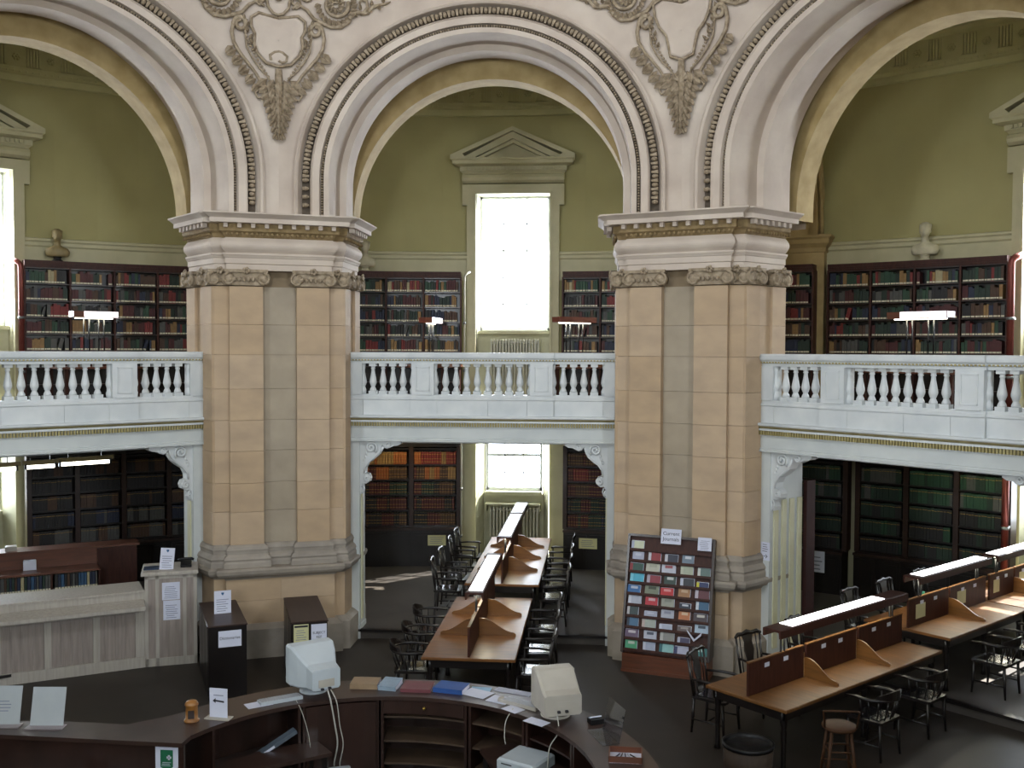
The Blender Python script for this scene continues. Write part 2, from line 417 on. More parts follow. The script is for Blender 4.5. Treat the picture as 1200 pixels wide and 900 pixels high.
# outer pilasters and transverse arches on the radial lines
for k in (-1.5, -.5, .5, 1.5):
    a = k*A45
    t = struct('trim_transverse_arch', Rz(-a) @ T(0, 13.5, 3.45))
    b = MB(); b.box(-1.08, 1.08, 13.45, 13.85, 3.45, 6.45); b.build('pilaster', STONEY, t, a=a)
    b = MB(); b.sweep([(-1.08, 13.9), (-1.08, 13.45), (1.08, 13.45), (1.08, 13.9)], [(-.05, 6.4), (.03, 6.42), (.03, 6.5), (.1, 6.58), (.1, 6.66), (.14, 6.7), (.14, 6.74), (-.05, 6.74)]); b.build('impost', STONEY, t, a=a)
    b = MB()
    Rm, ra = 11.2, 2.25; pts = [(Rm+ra*math.cos(t_), 6.74+ra*math.sin(t_)) for t_ in [PI*i/24 for i in range(25)]]
    for w0, r0 in ((.95, 0), (.8, -.1)):
        pr = [(Rm+(ra+r0)*math.cos(t_), 6.74+(ra+r0)*math.sin(t_)) for t_ in [PI*i/24 for i in range(25)]]
        for (y0, z0), (y1, z1) in zip(pr, pr[1:]):
            b.add([(-w0, y0, z0), (-w0, y1, z1), (w0, y1, z1), (w0, y0, z0)], [(0, 1, 2, 3)])
            for s in (-1, 1): b.add([(s*w0, y0, z0), (s*w0, y1, z1), (s*w0, y1, 11.0), (s*w0, y0, 11.0)], [(0, 1, 2, 3)])
    for s in (-1, 1): b.box(min(s*.95, s*.8), max(s*.95, s*.8), 13.44, 13.8, 6.74, 11)
    b.build('arch_wall', STONEY, t, a=a)
    b = MB()
    for rr, hw in ((ra+.14, 1.0), (ra+.42, .98)):
        for s in (-1, 1):
            b.tube([(s*hw, Rm+rr*math.cos(t_), 6.74+rr*math.sin(t_)) for t_ in [PI*i/24 for i in range(25)]], .045, 6)
    b.build('arch_moulding', STONEY, t, a=a)
# plain enclosing walls outside the view, drum and dome
b = MB()
n = 40
for i in range(n):
    t0 = PI*5/8+(2*PI-PI*5/4)*i/n; t1 = PI*5/8+(2*PI-PI*5/4)*(i+1)/n
    P = [(14.2*math.sin(t), 14.2*math.cos(t)) for t in (t0, t1)]
    b.add([(P[0][0], P[0][1], -.2), (P[1][0], P[1][1], -.2), (P[1][0], P[1][1], 12), (P[0][0], P[0][1], 12)], [(0, 1, 2, 3)])
for s in (-1, 1):
    t = s*PI*5/8; P = [(R*math.sin(t), R*math.cos(t)) for R in (13.7, 14.7)]
    b.add([(P[0][0], P[0][1], -.2), (P[1][0], P[1][1], -.2), (P[1][0], P[1][1], 12), (P[0][0], P[0][1], 12)], [(0, 1, 2, 3)])
b.build('wall_rear', OLIVEL, kind='structure')
b = MB(); b.prism([(14.4*math.sin(t), 14.4*math.cos(t)) for t in [PI*5/8+(2*PI-PI*5/4)*i/n for i in range(n+1)]]+[(8*math.sin(t), 8*math.cos(t)) for t in [PI*5/8+(2*PI-PI*5/4)*i/n for i in range(n, -1, -1)]], 11.6, 11.75)
b.build('ceiling_rear', PLAST, kind='structure')
b = MB()
for i in range(n):
    t0 = PI*5/8+(2*PI-PI*5/4)*i/n; t1 = PI*5/8+(2*PI-PI*5/4)*(i+1)/n
    Q = [(R*math.sin(t), R*math.cos(t)) for R in (8.35, 14.2) for t in (t0, t1)]
    b.prism([Q[0], Q[1], Q[3], Q[2]], 3.3, 3.45)
    Q = [(R*math.sin(t), R*math.cos(t)) for R in (8.35, 8.5) for t in (t0, t1)]
    b.prism([Q[0], Q[1], Q[3], Q[2]], 3.45, 4.0)
b.build('floor_gallery_rear', PLAST, kind='structure')
b = MB(); b.lathe([(8.02, 11.5), (8.02, 15.5), (7.6, 17.5), (6.4, 19.5), (4.2, 21), (2, 21.6), (.02, 21.7)], 48, cap=False); b.build('ceiling_dome', STONEP, kind='structure')
for k in range(-2, 3):
    b = MB(); b.prism(wedge(7.2, 10.4), 11.5, 11.6); b.M = None
    P_ = [(7.95*math.sin(-PI/8+PI/4*i/12), 7.95*math.cos(-PI/8+PI/4*i/12)) for i in range(13)]
    b = MB(); b.loft([[(x, y, 11.5) for x, y in P_], [(x*1.5, y*1.5, 11.5) for x, y in P_]], closed=False, cap=False); b.build('ceiling_arcade', PLAST, a=k*A45, kind='structure')
# ------------------------------------------------------------ arcade wall and archivolts
ZS = 7.12; RI, RO = 2.33, 2.78
def cy(R, x): return math.sqrt(max(R*R-x*x, 0))
def arch_pts(n=56, zb=6.5):
    P = [(1, 0, -k) for k in (ZS-zb, (ZS-zb)/2)]
    P += [(math.cos(PI*i/n), math.sin(PI*i/n), 0) for i in range(n+1)]
    P += [(-1, 0, -k) for k in ((ZS-zb)/2, ZS-zb)]
    return P
def arch_sweep(b, prof, zc=ZS, zb=6.5, n=56, plane=False):
    P = arch_pts(n, zb-(zc-ZS) if False else zb)
    P = [(c, s_, (k if k == 0 else k)) for c, s_, k in P]
    rings = []
    for c, s_, k in P:
        kk = k*(zc-zb)/(ZS-zb)
        ring = []
        for rho, R in prof:
            x = rho*c; y = R if plane else cy(R, x)
            ring.append((x, y, zc+rho*s_+kk))
        rings.append(ring)
    b.loft(rings, closed=False, cap=False)
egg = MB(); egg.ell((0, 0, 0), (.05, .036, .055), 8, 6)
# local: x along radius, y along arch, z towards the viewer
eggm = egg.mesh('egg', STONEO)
for k in range(-2, 3):
    a = k*A45
    if abs(k) == 2: continue
    b = MB()
    n = 60; xs = [3.061*i/8 for i in range(0)]
    colx = sorted(set([round(RO*math.cos(PI*i/n), 5) for i in range(n+1)]+[-3.0614, -2.95, 2.95, 3.0614]))
    for x0, x1 in zip(colx, colx[1:]):
        def zb_(x): return ZS+math.sqrt(max(RO*RO-x*x, 0)) if abs(x) <= RO+1e-6 else 6.45
        z0, z1 = zb_(x0), zb_(x1)
        if abs((x0+x1)/2) > RO: z0 = z1 = 6.45
        y0, y1 = cy(8, x0), cy(8, x1)
        b.cm = 0; b.add([(x0, y0, z0), (x1, y1, z1), (x1, y1, 11.8), (x0, y0, 11.8)], [(0, 1, 2, 3)])
    for s in (-1, 1):
        b.add([(s*RO, cy(8, RO), 6.45), (s*RO, cy(8, RO), ZS), (s*3.0614, cy(8, 3.0614), ZS), (s*3.0614, cy(8, 3.0614), 6.45)], [(0, 1, 2, 3)])
    # back face of the wall towards the gallery
    r3 = 2.5
    colx = sorted(set([round(r3*math.cos(PI*i/40), 5) for i in range(41)]+[-4.0, -3.2, 3.2, 4.0]))
    for x0, x1 in zip(colx, colx[1:]):
        def zc_(x): return 6.72+math.sqrt(max(r3*r3-x*x, 0)) if abs(x) <= r3+1e-6 else 6.45
        z0, z1 = zc_(x0), zc_(x1)
        if abs((x0+x1)/2) > r3: z0 = z1 = 6.45
        b.add([(x0, 9.75, z0), (x1, 9.75, z1), (x1, 9.75, 11.1), (x0, 9.75, 11.1)], [(0, 1, 2, 3)])
    wa = b.build('wall_arcade', STONEP, a=a, kind='structure')
    # archivolt
    b = MB()
    arch_sweep(b, [(2.82, 8.0), (2.82, 7.90), (2.79, 7.88), (2.765, 7.90), (2.75, 8.04), (2.61, 8.04), (2.60, 7.93), (2.585, 7.905), (2.57, 7.93), (2.47, 7.93), (2.465, 8.0), (2.41, 8.0), (2.405, 7.93), (2.33, 7.93)])
    arch_sweep(b, [(2.33, 7.93), (2.33, 8.55)])
    b.build('archivolt', STONEP, wa, a=a)
    b = MB(); arch_sweep(b, [(2.745, 8.03), (2.615, 8.03)]); arch_sweep(b, [(2.462, 7.99), (2.413, 7.99)]); b.build('groove', GROOVE_SHADE, wa, a=a)  # dark strips painting the shade inside the egg and bead grooves
    b = MB(); arch_sweep(b, [(2.34, 8.55), (2.23, 8.55), (2.23, 8.98), (2.36, 8.98), (2.36, 9.4)]); b.build('inner_arch_ring', STONEP, wa, a=a)
    b = MB(); arch_sweep(b, [(2.95, 9.3), (2.37, 9.3), (2.37, 9.75), (2.6, 9.75)], zc=6.72, zb=6.54, plane=True); b.build('rear_arch_ring', STONEY, wa, a=a)
    sp = .128; arc = PI*2.68; ne = int(arc/sp)
    def emat(rho, t, k2, R):
        c_, s_ = (math.cos(t), math.sin(t)); x = rho*c_; y = cy(R, x)
        rad = Vector((c_, 0, s_)); nrm = Vector((-x/R, -y/R, 0)); tan = nrm.cross(rad).normalized(); rad = tan.cross(nrm)
        return Matrix(((rad.x, tan.x, nrm.x, x), (rad.y, tan.y, nrm.y, y), (rad.z, tan.z, nrm.z, ZS+rho*s_+k2), (0, 0, 0, 1)))
    db = MB()
    for i in range(-3, ne+4):
        if i < 0: t, k2 = 0, i*sp
        elif i > ne: t, k2 = PI, -(i-ne)*sp
        else: t, k2 = PI*i/ne, 0
        if k2 < -.5: continue
        inst(eggm, 'egg', Rz(-a) @ emat(2.68, t, k2, 7.98), wa)
        M = emat(2.68, min(t+PI/ne/2, PI), k2, 7.99)
        db.prism([(-.05, -.014), (.05, -.026), (.05, .026), (-.05, .014)], -.01, .03, 'z', M)
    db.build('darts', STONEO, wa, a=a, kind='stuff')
    db = MB(); nb = 190
    for i in range(nb+1):
        db.ell((0, 0, 0), (.024, .014 if i % 3 else .022, .024), 5, 4, emat(2.437, PI*i/nb, 0, 7.968))
    for i in range(1, 14):
        for t in (0, PI): db.ell((0, 0, 0), (.02, .016, .018), 5, 4, emat(2.437, t, -i*.04, 7.968))
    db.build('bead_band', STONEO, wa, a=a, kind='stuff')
for s in (-1, 1):       # plain arcade wall of the bays beside the view
    b = MB(); 
    for i in range(10):
        t0, t1 = [s*(PI*3/8+PI/4*j/10) for j in (i, i+1)]
        P = [(8*math.sin(t), 8*math.cos(t)) for t in (t0, t1)]
        b.add([(P[0][0], P[0][1], 6.5), (P[1][0], P[1][1], 6.5), (P[1][0], P[1][1], 11.8), (P[0][0], P[0][1], 11.8)], [(0, 1, 2, 3)])
    b.build('wall_arcade_side', STONEP, kind='structure')

# ------------------------------------------------------------ cartouches in the spandrels
def relief(parent, a, pts, r, mb=None, depth=.03, seg=6, name=None, m=STONEO):
    # pts (u, z) on the curved wall; u metres along the wall
    P = []
    for p in pts:
        d = p[2] if len(p) > 2 else depth
        t = a+p[0]/8; R = 8-d; P.append((R*math.sin(t), R*math.cos(t), p[1]))
    own = mb is None; b = mb or MB()
    b.tube(P, r, seg)
    if own: return b.build(name, m, parent)
def spiral(cx, cz, r0, r1, a0, turns, n=26):
    return [(cx+(r0+(r1-r0)*i/n)*math.cos(a0+turns*2*PI*i/n), cz+(r0+(r1-r0)*i/n)*math.sin(a0+turns*2*PI*i/n)) for i in range(n+1)]
def leafm(b, a, u, z, ang, l, w_, d=.03):
    # a pointed curled leaf on the wall
    t = a+u/8; c = Vector(((8-d)*math.sin(t), (8-d)*math.cos(t), z))
    ex = Vector((math.cos(t), -math.sin(t), 0)); ez = Vector((0, 0, 1)); en = Vector((-math.sin(t), -math.cos(t), 0))
    dx = ex*math.cos(ang)+ez*math.sin(ang); dy = -ex*math.sin(ang)+ez*math.cos(ang)
    q = [(0, 0, 0), (.35, .5, .0), (.7, .38, .25), (1, .05, .7), (.7, -.38, .25), (.35, -.5, 0), (.4, 0, .9), (.75, 0, .8)]
    b.add([c+dx*x*l+dy*y*w_+en*h*.085 for x, y, h in q], [(0, 1, 6), (1, 2, 7, 6), (2, 3, 7), (3, 4, 7), (4, 5, 6, 7), (5, 0, 6)])
S = 1/78.
def cartouche(k, label, variant):
    a = k*A45; zy = lambda y: 7.12+(231-y)*S*.985
    M = Rz(-a) @ T(0, 8, 7.3)
    t = thing('cartouche', label, 'relief carving', M, None)
    def U(x, y): return (x*S, zy(y))
    # shield
    if variant == 0: half = [(0, 40), (12, 38), (22, 36), (30, 42), (30, 52), (26, 60), (27, 72), (23, 82), (14, 92), (0, 95)]
    else: half = [(0, 34), (12, 30), (24, 27), (33, 32), (31, 46), (26, 58), (18, 68), (15, 80), (13, 92), (0, 97)]
    full = half+[(-x, y) for x, y in half[-2:0:-1]]
    ring = []
    for sc_, d in ((1, .0), (1, .05), (.93, .075), (.85, .06), (.5, .08), (.02, .085)):
        rr = []
        for x, y in full:
            u, z = U(x*sc_, 66+(y-66)*sc_); th = a+u/8; R = 8-d; rr.append((R*math.sin(th), R*math.cos(th), z))
        ring.append(rr)
    b = MB(); b.cs = True; b.loft(ring, cap=False); b.build('shield', STONEP, t)
    relief(t, a, [U(x*1.06, 66+(y-66)*1.06)+(.05,) for x, y in full+[full[0]]], .022, name='shield_rim')
    for s in (-1, 1):
        # frame scrolls down both sides
        sp1 = [(x*s, y) for x, y in [(44+8*math.cos(q)*(1-q/14), 50-9*math.sin(q)*(1-q/14)) for q in [PI*2.6-PI*2.6*i/20 for i in range(21)]]]
        run = [(54, 60), (52, 72), (45, 84), (36, 95), (27, 106), (20, 118), (16, 128), (18, 134), (24, 136), (27, 130), (23, 126)]
        pts = sp1+[(x*s, y) for x, y in run]
        n = len(pts); relief(t, a, [U(*p)+(.05,) for p in pts], [.02+.016*math.sin(PI*min(1, i/n*1.2)) for i in range(n)], name='frame_scroll')
        relief(t, a, [U(x*s, y)+(.045,) for x, y in [(36, 44), (40, 52), (38, 64), (37, 76), (31, 88), (23, 99), (14, 108), (8, 118)]], .016, name='inner_scroll')
        # beads along the frame
        bb = MB()
        for i in range(14):
            f = i/13; x = (38-26*f**1.3)*s; y = 60+50*f
            u, z = U(x, y); th = a+u/8; bb.ell((7.94*math.sin(th), 7.94*math.cos(th), z), (.022, .022, .022), 6, 4)
        bb.build('bead_string', STONEO, t, kind='stuff')
        # upper volutes and trailing scrolls
        v1 = spiral(68*S*s, zy(17), .20, .03, (PI*.9 if s < 0 else PI*.1), -1.9*s, 34)
        relief(t, a, [(p[0], p[1], .05) for p in v1], [.035-.018*i/34 for i in range(35)], name='acanthus_volute')
        v2 = [U(x*s, y) for x, y in [(16, 26), (24, 20), (34, 26), (42, 36), (52, 40), (62, 44), (74, 43), (83, 36), (87, 26), (94, 24), (101, 25), (106, 18), (105, 10), (99, 8), (96, 13)]]
        relief(t, a, [p+(.045,) for p in v2], [.02+.016*math.sin(PI*i/14) for i in range(15)], name='trailing_scroll')
        relief(t, a, [U(x*s, y)+(.04,) for x, y in [(98, 26), (106, 24), (113, 16), (120, 14), (128, 12), (134, 9)]], [.024, .03, .03, .024, .018, .006], name='scroll_tip')
        relief(t, a, [(p[0], p[1], .045) for p in spiral(34*S*s, zy(8), .12, .02, PI/2, 1.4*s, 20)], .02, name='small_volute')
        relief(t, a, [(p[0], p[1], .045) for p in spiral(20*S*s, zy(18), .09, .02, -PI/2, 1.3*s, 18)], .018, name='small_volute')
        lb = MB()
        for i in range(9):
            f = i/8; x = (52-30*f)*s; y = 76+42*f
            u, z = U(x, y); leafm(lb, a, u, z, (-.85 if s > 0 else PI+.85)+.3*s*(i % 2), .2, .11, .045)
        for i in range(10):
            q = 2*PI*i/10; u, z = U(68*s, 17); leafm(lb, a, u+.03*math.cos(q), z+.03*math.sin(q), q+.4, .13, .07, .035)
        for i in range(13):
            q = PI+PI*1.05*i/12; u, z = U(68*s, 17); leafm(lb, a, u+.22*math.cos(q), z+.22*math.sin(q), q+.5*s, .13, .09, .03)
        for i in range(6):
            u, z = U((90+7*i)*s, 24-2.5*i); leafm(lb, a, u, z, (PI/2 if i % 2 else -PI/3), .1, .06)
        for i in range(6):
            u, z = U((40-2*i)*s, 46+7*i); leafm(lb, a, u, z, PI/2+.6*s*(i % 2), .09, .06, .05)
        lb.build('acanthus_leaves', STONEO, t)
    # drop of leaves below
    lb = MB()
    for i in range(9):
        f = i/8; y = 112+64*f; wd = 19*(1-f)**1.2+3
        for s in (-1, -.45, .45, 1, 0):
            u, z = U(s*wd*.6, y); leafm(lb, a, u, z, -PI/2+s*(.9-.3*f), .22*(1-.4*f), .13*(1-.4*f), .04+.02*(s == 0))
    lb.build('leaf_drop', STONEO, t)
    relief(t, a, [U(0, y)+(.07,) for y in (100, 112, 124, 136)], [.05, .06, .045, .02], name='leaf_stem')
    if variant == 0:
        bb = MB(); th = a
        u, z = U(0, 8); c = T((7.97)*math.sin(th), (7.97)*math.cos(th), z) @ Rz(-th)
        rings = []
        for i, (zz, rx, ry, oy) in enumerate([(-.13, .02, .02, -.04), (-.115, .045, .05, -.04), (-.085, .06, .07, -.04), (-.04, .072, .085, -.035), (-.02, .075, .088, -.035), (.02, .08, .08, -.03), (.04, .078, .085, -.03), (.08, .08, .08, -.03), (.12, .07, .065, -.02), (.15, .03, .03, -.02)]):
            rr = []
            for j in range(14):
                q = 2*PI*j/14; x = rx*math.cos(q); y = ry*math.sin(q)
                if y < 0 and abs(x) < .018 and -.05 < zz < .03: y -= .028
                if y < 0 and .02 < abs(x) < .055 and .0 < zz < .03: y += .02
                rr.append(c @ Vector((x, y+oy, zz)))
            rings.append(rr)
        bb.cs = True; bb.loft(rings); bb.build('mask', STONEO, t)
        relief(t, a, [U(x, y)+(.05,) for x, y in [(-12, 2), (-14, 14), (-12, 26), (-6, 33), (0, 35), (6, 33), (12, 26), (14, 14), (12, 2)]], .022, name='strap')
        relief(t, a, [U(x, y)+(.07,) for x, y in [(-9, 90), (-10, 84), (-5, 80), (0, 79), (5, 80), (10, 84), (9, 90), (4, 92), (0, 90)]], .022, name='shell')
    else:
        bb = MB()
        for i in range(17):
            f = i/16*2-1; u, z = U(f*20, 12+18*(1-f*f)); th = a+u/8
            for q in (0, 1): bb.ell((7.93*math.sin(th), 7.93*math.cos(th), z+random.uniform(-.02, .02)), (.036, .036, .036), 6, 4)
        bb.build('festoon', STONEO, t)
        for q in range(-3, 4):
            relief(t, a, [U(0, 124)+(.07,), U(9*math.sin(q*.42), 124-13*math.cos(q*.42))+(.08,)], [.012, .03], name='shell_rib')
        relief(t, a, [(p[0], p[1], .06) for p in spiral(.0, zy(130), .09, .02, 0, 1.5, 18)], .02, name='small_volute')
cartouche(-.5, 'carved shield with leafy scrolls and a mask above the left stone pier', 0)
cartouche(.5, 'carved shield with festoon and shell scrolls above the right stone pier', 1)

# ------------------------------------------------------------ piers
def pier(k, label, detail=True):
    a = k*A45; OY = 8.3
    M = Rz(-a) @ T(0, OY, -.2)
    t = thing('pier', label, 'stone pier', M, None)
    B = lambda b, name, m, **kw: b.build(name, m, t, a=a, **kw)
    sx, sy = math.sin(PI/8), math.cos(PI/8)
    core = [(-.93-sx*.9, 8.0+sy*.9), (-.94, 8.03), (.94, 8.03), (.93+sx*.9, 8.0+sy*.9)]
    b = MB(); b.prism(core, -.2, 6.5); B(b, 'core', DARKST)
    b = MB(); b.prism([(-.4-sx*1.8, 8.0+sy*1.8), (-.4-sx*.85, 8.0+sy*.85), (.4+sx*.85, 8.0+sy*.85), (.4+sx*1.8, 8.0+sy*1.8)], -.2, 6.54); B(b, 'rear_core', STONEY)
    zt = [1.52, 2.02, 2.46, 2.95, 3.42, 3.9, 4.42, 4.88, 5.46]
    g = .0022
    for i, (z0, z1) in enumerate(zip(zt, zt[1:])):
        for u0, u1, yf in ((-.75, -.25, 7.87), (.25, .75, 7.87), (-.25, .25, 7.985), (-.97, -.75, 7.96), (.75, .97, 7.96)):
            b = MB(); b.box(u0+g/2, u1-g/2, yf, 8.06, z0+g, z1-g); B(b, 'stone_block', STONER if yf == 7.985 else STONE)
        if not detail: continue
        for s in (-1, 1):        # side faces run parallel to the axis of the bay
            for j, (d0, d1, pr) in enumerate(((0, .32, .04), (.32, .62, .0), (.62, .95, .04))):
                Ms = T(s*.97, 7.96, 0) @ Rz(-s*PI/8)
                b = MB(); x0, x1 = (-.1, pr) if s > 0 else (-pr, .1)
                b.box(x0, x1, d0+g/2, d1-g/2, z0+g, z1-g, Ms); B(b, 'stone_block', STONE)
    sb = lambda e, d: (e*(.97+sx*d), 7.96+sy*d)
    # base mouldings following pilasters
    base = [(-.1, 1.18), (.10, 1.18), (.10, 1.25), (.085, 1.28), (.10, 1.31), (.08, 1.35), (.045, 1.38), (.05, 1.42), (.06, 1.45), (.045, 1.49), (.015, 1.52), (-.1, 1.53)]
    path = [sb(-1, .97), sb(-1, 0), (-.75, 7.96), (-.75, 7.87), (-.25, 7.87), (-.25, 7.985), (.25, 7.985), (.25, 7.87), (.75, 7.87), (.75, 7.96), sb(1, 0), sb(1, .97)]
    b = MB(); b.sweep(path, base); B(b, 'base_moulding', STONEG)
    path2 = [sb(-1, .97), sb(-1, 0), (-.80, 7.96), (-.80, 7.84), (.80, 7.84), (.80, 7.96), sb(1, 0), sb(1, .97)]
    b = MB(); b.sweep(path2, [(-.1, 1.0), (.03, 1.0), (.05, 1.03), (.12, 1.06), (.15, 1.10), (.16, 1.15), (.14, 1.18), (-.1, 1.19)]); B(b, 'pedestal_cap', STONEG)
    for (u0, u1) in ((-.82, .0), (.0, .82)):
        for z0, z1 in ((.30, .66), (.66, 1.0)):
            b = MB(); b.box(u0+g/2, u1-g/2, 7.83, 8.05, z0+g, z1-g); B(b, 'dado_block', STONE)
    for s in (-1, 1):
        b = MB(); b.box(min(s*.82, s*.99), max(s*.82, s*.99), 7.95, 8.1, .30, 1.0); B(b, 'dado_block', STONE)
        Ms = T(s*.99, 7.95, 0) @ Rz(-s*PI/8); b = MB(); b.box(*((-.12, .0) if s > 0 else (0, .12)), 0, .95, .3, 1.0, Ms); B(b, 'dado_block', STONE)
    b = MB(); b.sweep(path2, [(-.1, -.2), (.13, -.2), (.13, .24), (.07, .29), (.03, .31), (-.1, .31)]); B(b, 'plinth', STONEG)
    # capitals
    cm = t
    def capital(u, yf, w_, Ms=None, name='capital'):
        MM = Ms or Matrix.Identity(4)
        c = MB(); c.prism([(u-w_-.05, yf-.07), (u+w_+.05, yf-.07), (u+w_+.03, yf+.1), (u-w_-.03, yf+.1)], 5.665, 5.71, M=MM)
        c.box(u-w_-.01, u+w_+.01, yf-.035, yf+.1, 5.47, 5.67, MM)
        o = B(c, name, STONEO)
        for s in (-1, 1):
            v = MB()
            cc = (u+s*(w_-.02), 5.565)
            v.tube([(p[0], yf-.06, p[1]) for p in spiral(cc[0], cc[1], .095, .012, PI/2, -1.9*s, 26)], [.024-.012*i/26 for i in range(27)], 6, MM)
            v.lathe([(.0, -.09), (.03, -.085), (.09, -.05), (.09, .06)], 12, M=MM @ T(cc[0], yf, cc[1]) @ Matrix.Rotation(-PI/2, 4, 'X') @ T(0, 0, 0))
            v.build('volute', STONEO, o, a=a)
        e = MB()
        ne = max(2, int(w_*2/.09))
        for i in range(ne):
            x = u-w_+.1+(2*w_-.2)*i/max(1, ne-1); e.ell((x, yf-.05, 5.56), (.03, .03, .04), 6, 4, MM)
        e.build('echinus', STONEO, o, a=a)
        fl_ = MB()
        for i in range(5): fl_.ell((u+.035*math.cos(i*2*PI/5), yf-.09, 5.69+.035*math.sin(i*2*PI/5)), (.026, .02, .026), 6, 4, MM)
        fl_.build('flower', STONEO, o, a=a)
    capital(-.5, 7.87, .27); capital(.5, 7.87, .27)
    capital(-.88, 7.95, .11); capital(.88, 7.95, .11)
    if detail:
        for s in (-1, 1):
            for d in (.16, .78):
                Ms = T(s*.97, 7.96, 0) @ Rz(-s*PI/8) @ T(s*.04, d, 0) @ Rz(s*PI/2)
                capital(0, 0, .16, Ms)
    # entablature
    e0 = lambda e, d: (e*(.96+sx*d), 7.96+sy*d)
    p3 = [e0(-1, .98), e0(-1, 0), (-.79, 7.96), (-.79, 7.86), (.79, 7.86), (.79, 7.96), e0(1, 0), e0(1, .98)]
    b = MB(); b.sweep(p3, [(-.2, 5.70), (.0, 5.70), (.0, 5.79), (.018, 5.80), (.018, 5.88), (.03, 5.89), (.04, 5.91), (.055, 5.93), (.055, 5.955), (-.2, 5.96)]); B(b, 'architrave', STONEP)
    b = MB(); b.sweep(p3, [(-.2, 5.955), (.01, 5.955)]+[(.01+.075*math.sin(PI*i/8), 5.96+.23*i/8) for i in range(9)]+[(-.2, 6.19)]); B(b, 'frieze', STONEP)
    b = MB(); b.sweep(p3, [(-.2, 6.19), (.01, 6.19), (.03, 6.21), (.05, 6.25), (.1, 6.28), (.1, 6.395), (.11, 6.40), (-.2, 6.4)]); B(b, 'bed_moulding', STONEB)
    b = MB(); b.sweep(p3, [(-.2, 6.39), (.24, 6.39), (.24, 6.455), (.26, 6.47), (.29, 6.49), (.33, 6.515), (.33, 6.535), (-.2, 6.54)]); B(b, 'cornice', STONEP)
    dm = MB().box(-.03, .03, -.075, 0, 0, .07).mesh('dentil', STONEP)
    for i in range(9):
        u = -.80+1.6*i/8; inst(dm, 'dentil', Rz(-a) @ T(u, 7.765, 6.325), t)
    for s in (-1, 1):
        for j in range(7):
            Ms = Rz(-a) @ T(s*.97, 7.96, 0) @ Rz(-s*PI/8) @ T(s*.11, .0+.14*j, 6.325) @ Rz(s*PI/2); inst(dm, 'dentil', Ms, t)
    eb = MB()
    for i in range(22):
        u = -.78+1.56*i/21; eb.ell((u, 7.80, 6.235), (.026, .03, .028), 6, 4)
    for s in (-1, 1):
        for j in range(16):
            eb.ell((s*.06, .0+.065*j, 6.235), (.03, .024, .028), 6, 4, T(s*.97, 7.96, 0) @ Rz(-s*PI/8))
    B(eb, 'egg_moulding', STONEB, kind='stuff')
    return t
pier(-.5, 'tall beige stone pier with paired pilasters, left of the central arch')
pier(.5, 'tall beige stone pier behind the journal rack, right of the central arch')
pier(-1.5, 'stone pier at the far left end of the left arch', False)
pier(1.5, 'stone pier at the far right end of the right arch', False)
for s in (-1, 1):       # plain lower masonry beside the view
    b = MB()
    for i in range(6):
        t0, t1 = [s*(PI*3/8+.15+(PI/4-.15)*j/6) for j in (i, i+1)]
        P = [(8.2*math.sin(t), 8.2*math.cos(t)) for t in (t0, t1)]
        b.add([(P[0][0], P[0][1], 2.9), (P[1][0], P[1][1], 2.9), (P[1][0], P[1][1], 4.4), (P[0][0], P[0][1], 4.4)], [(0, 1, 2, 3)])
    b.build('wall_balcony_side', PLAST, kind='structure')

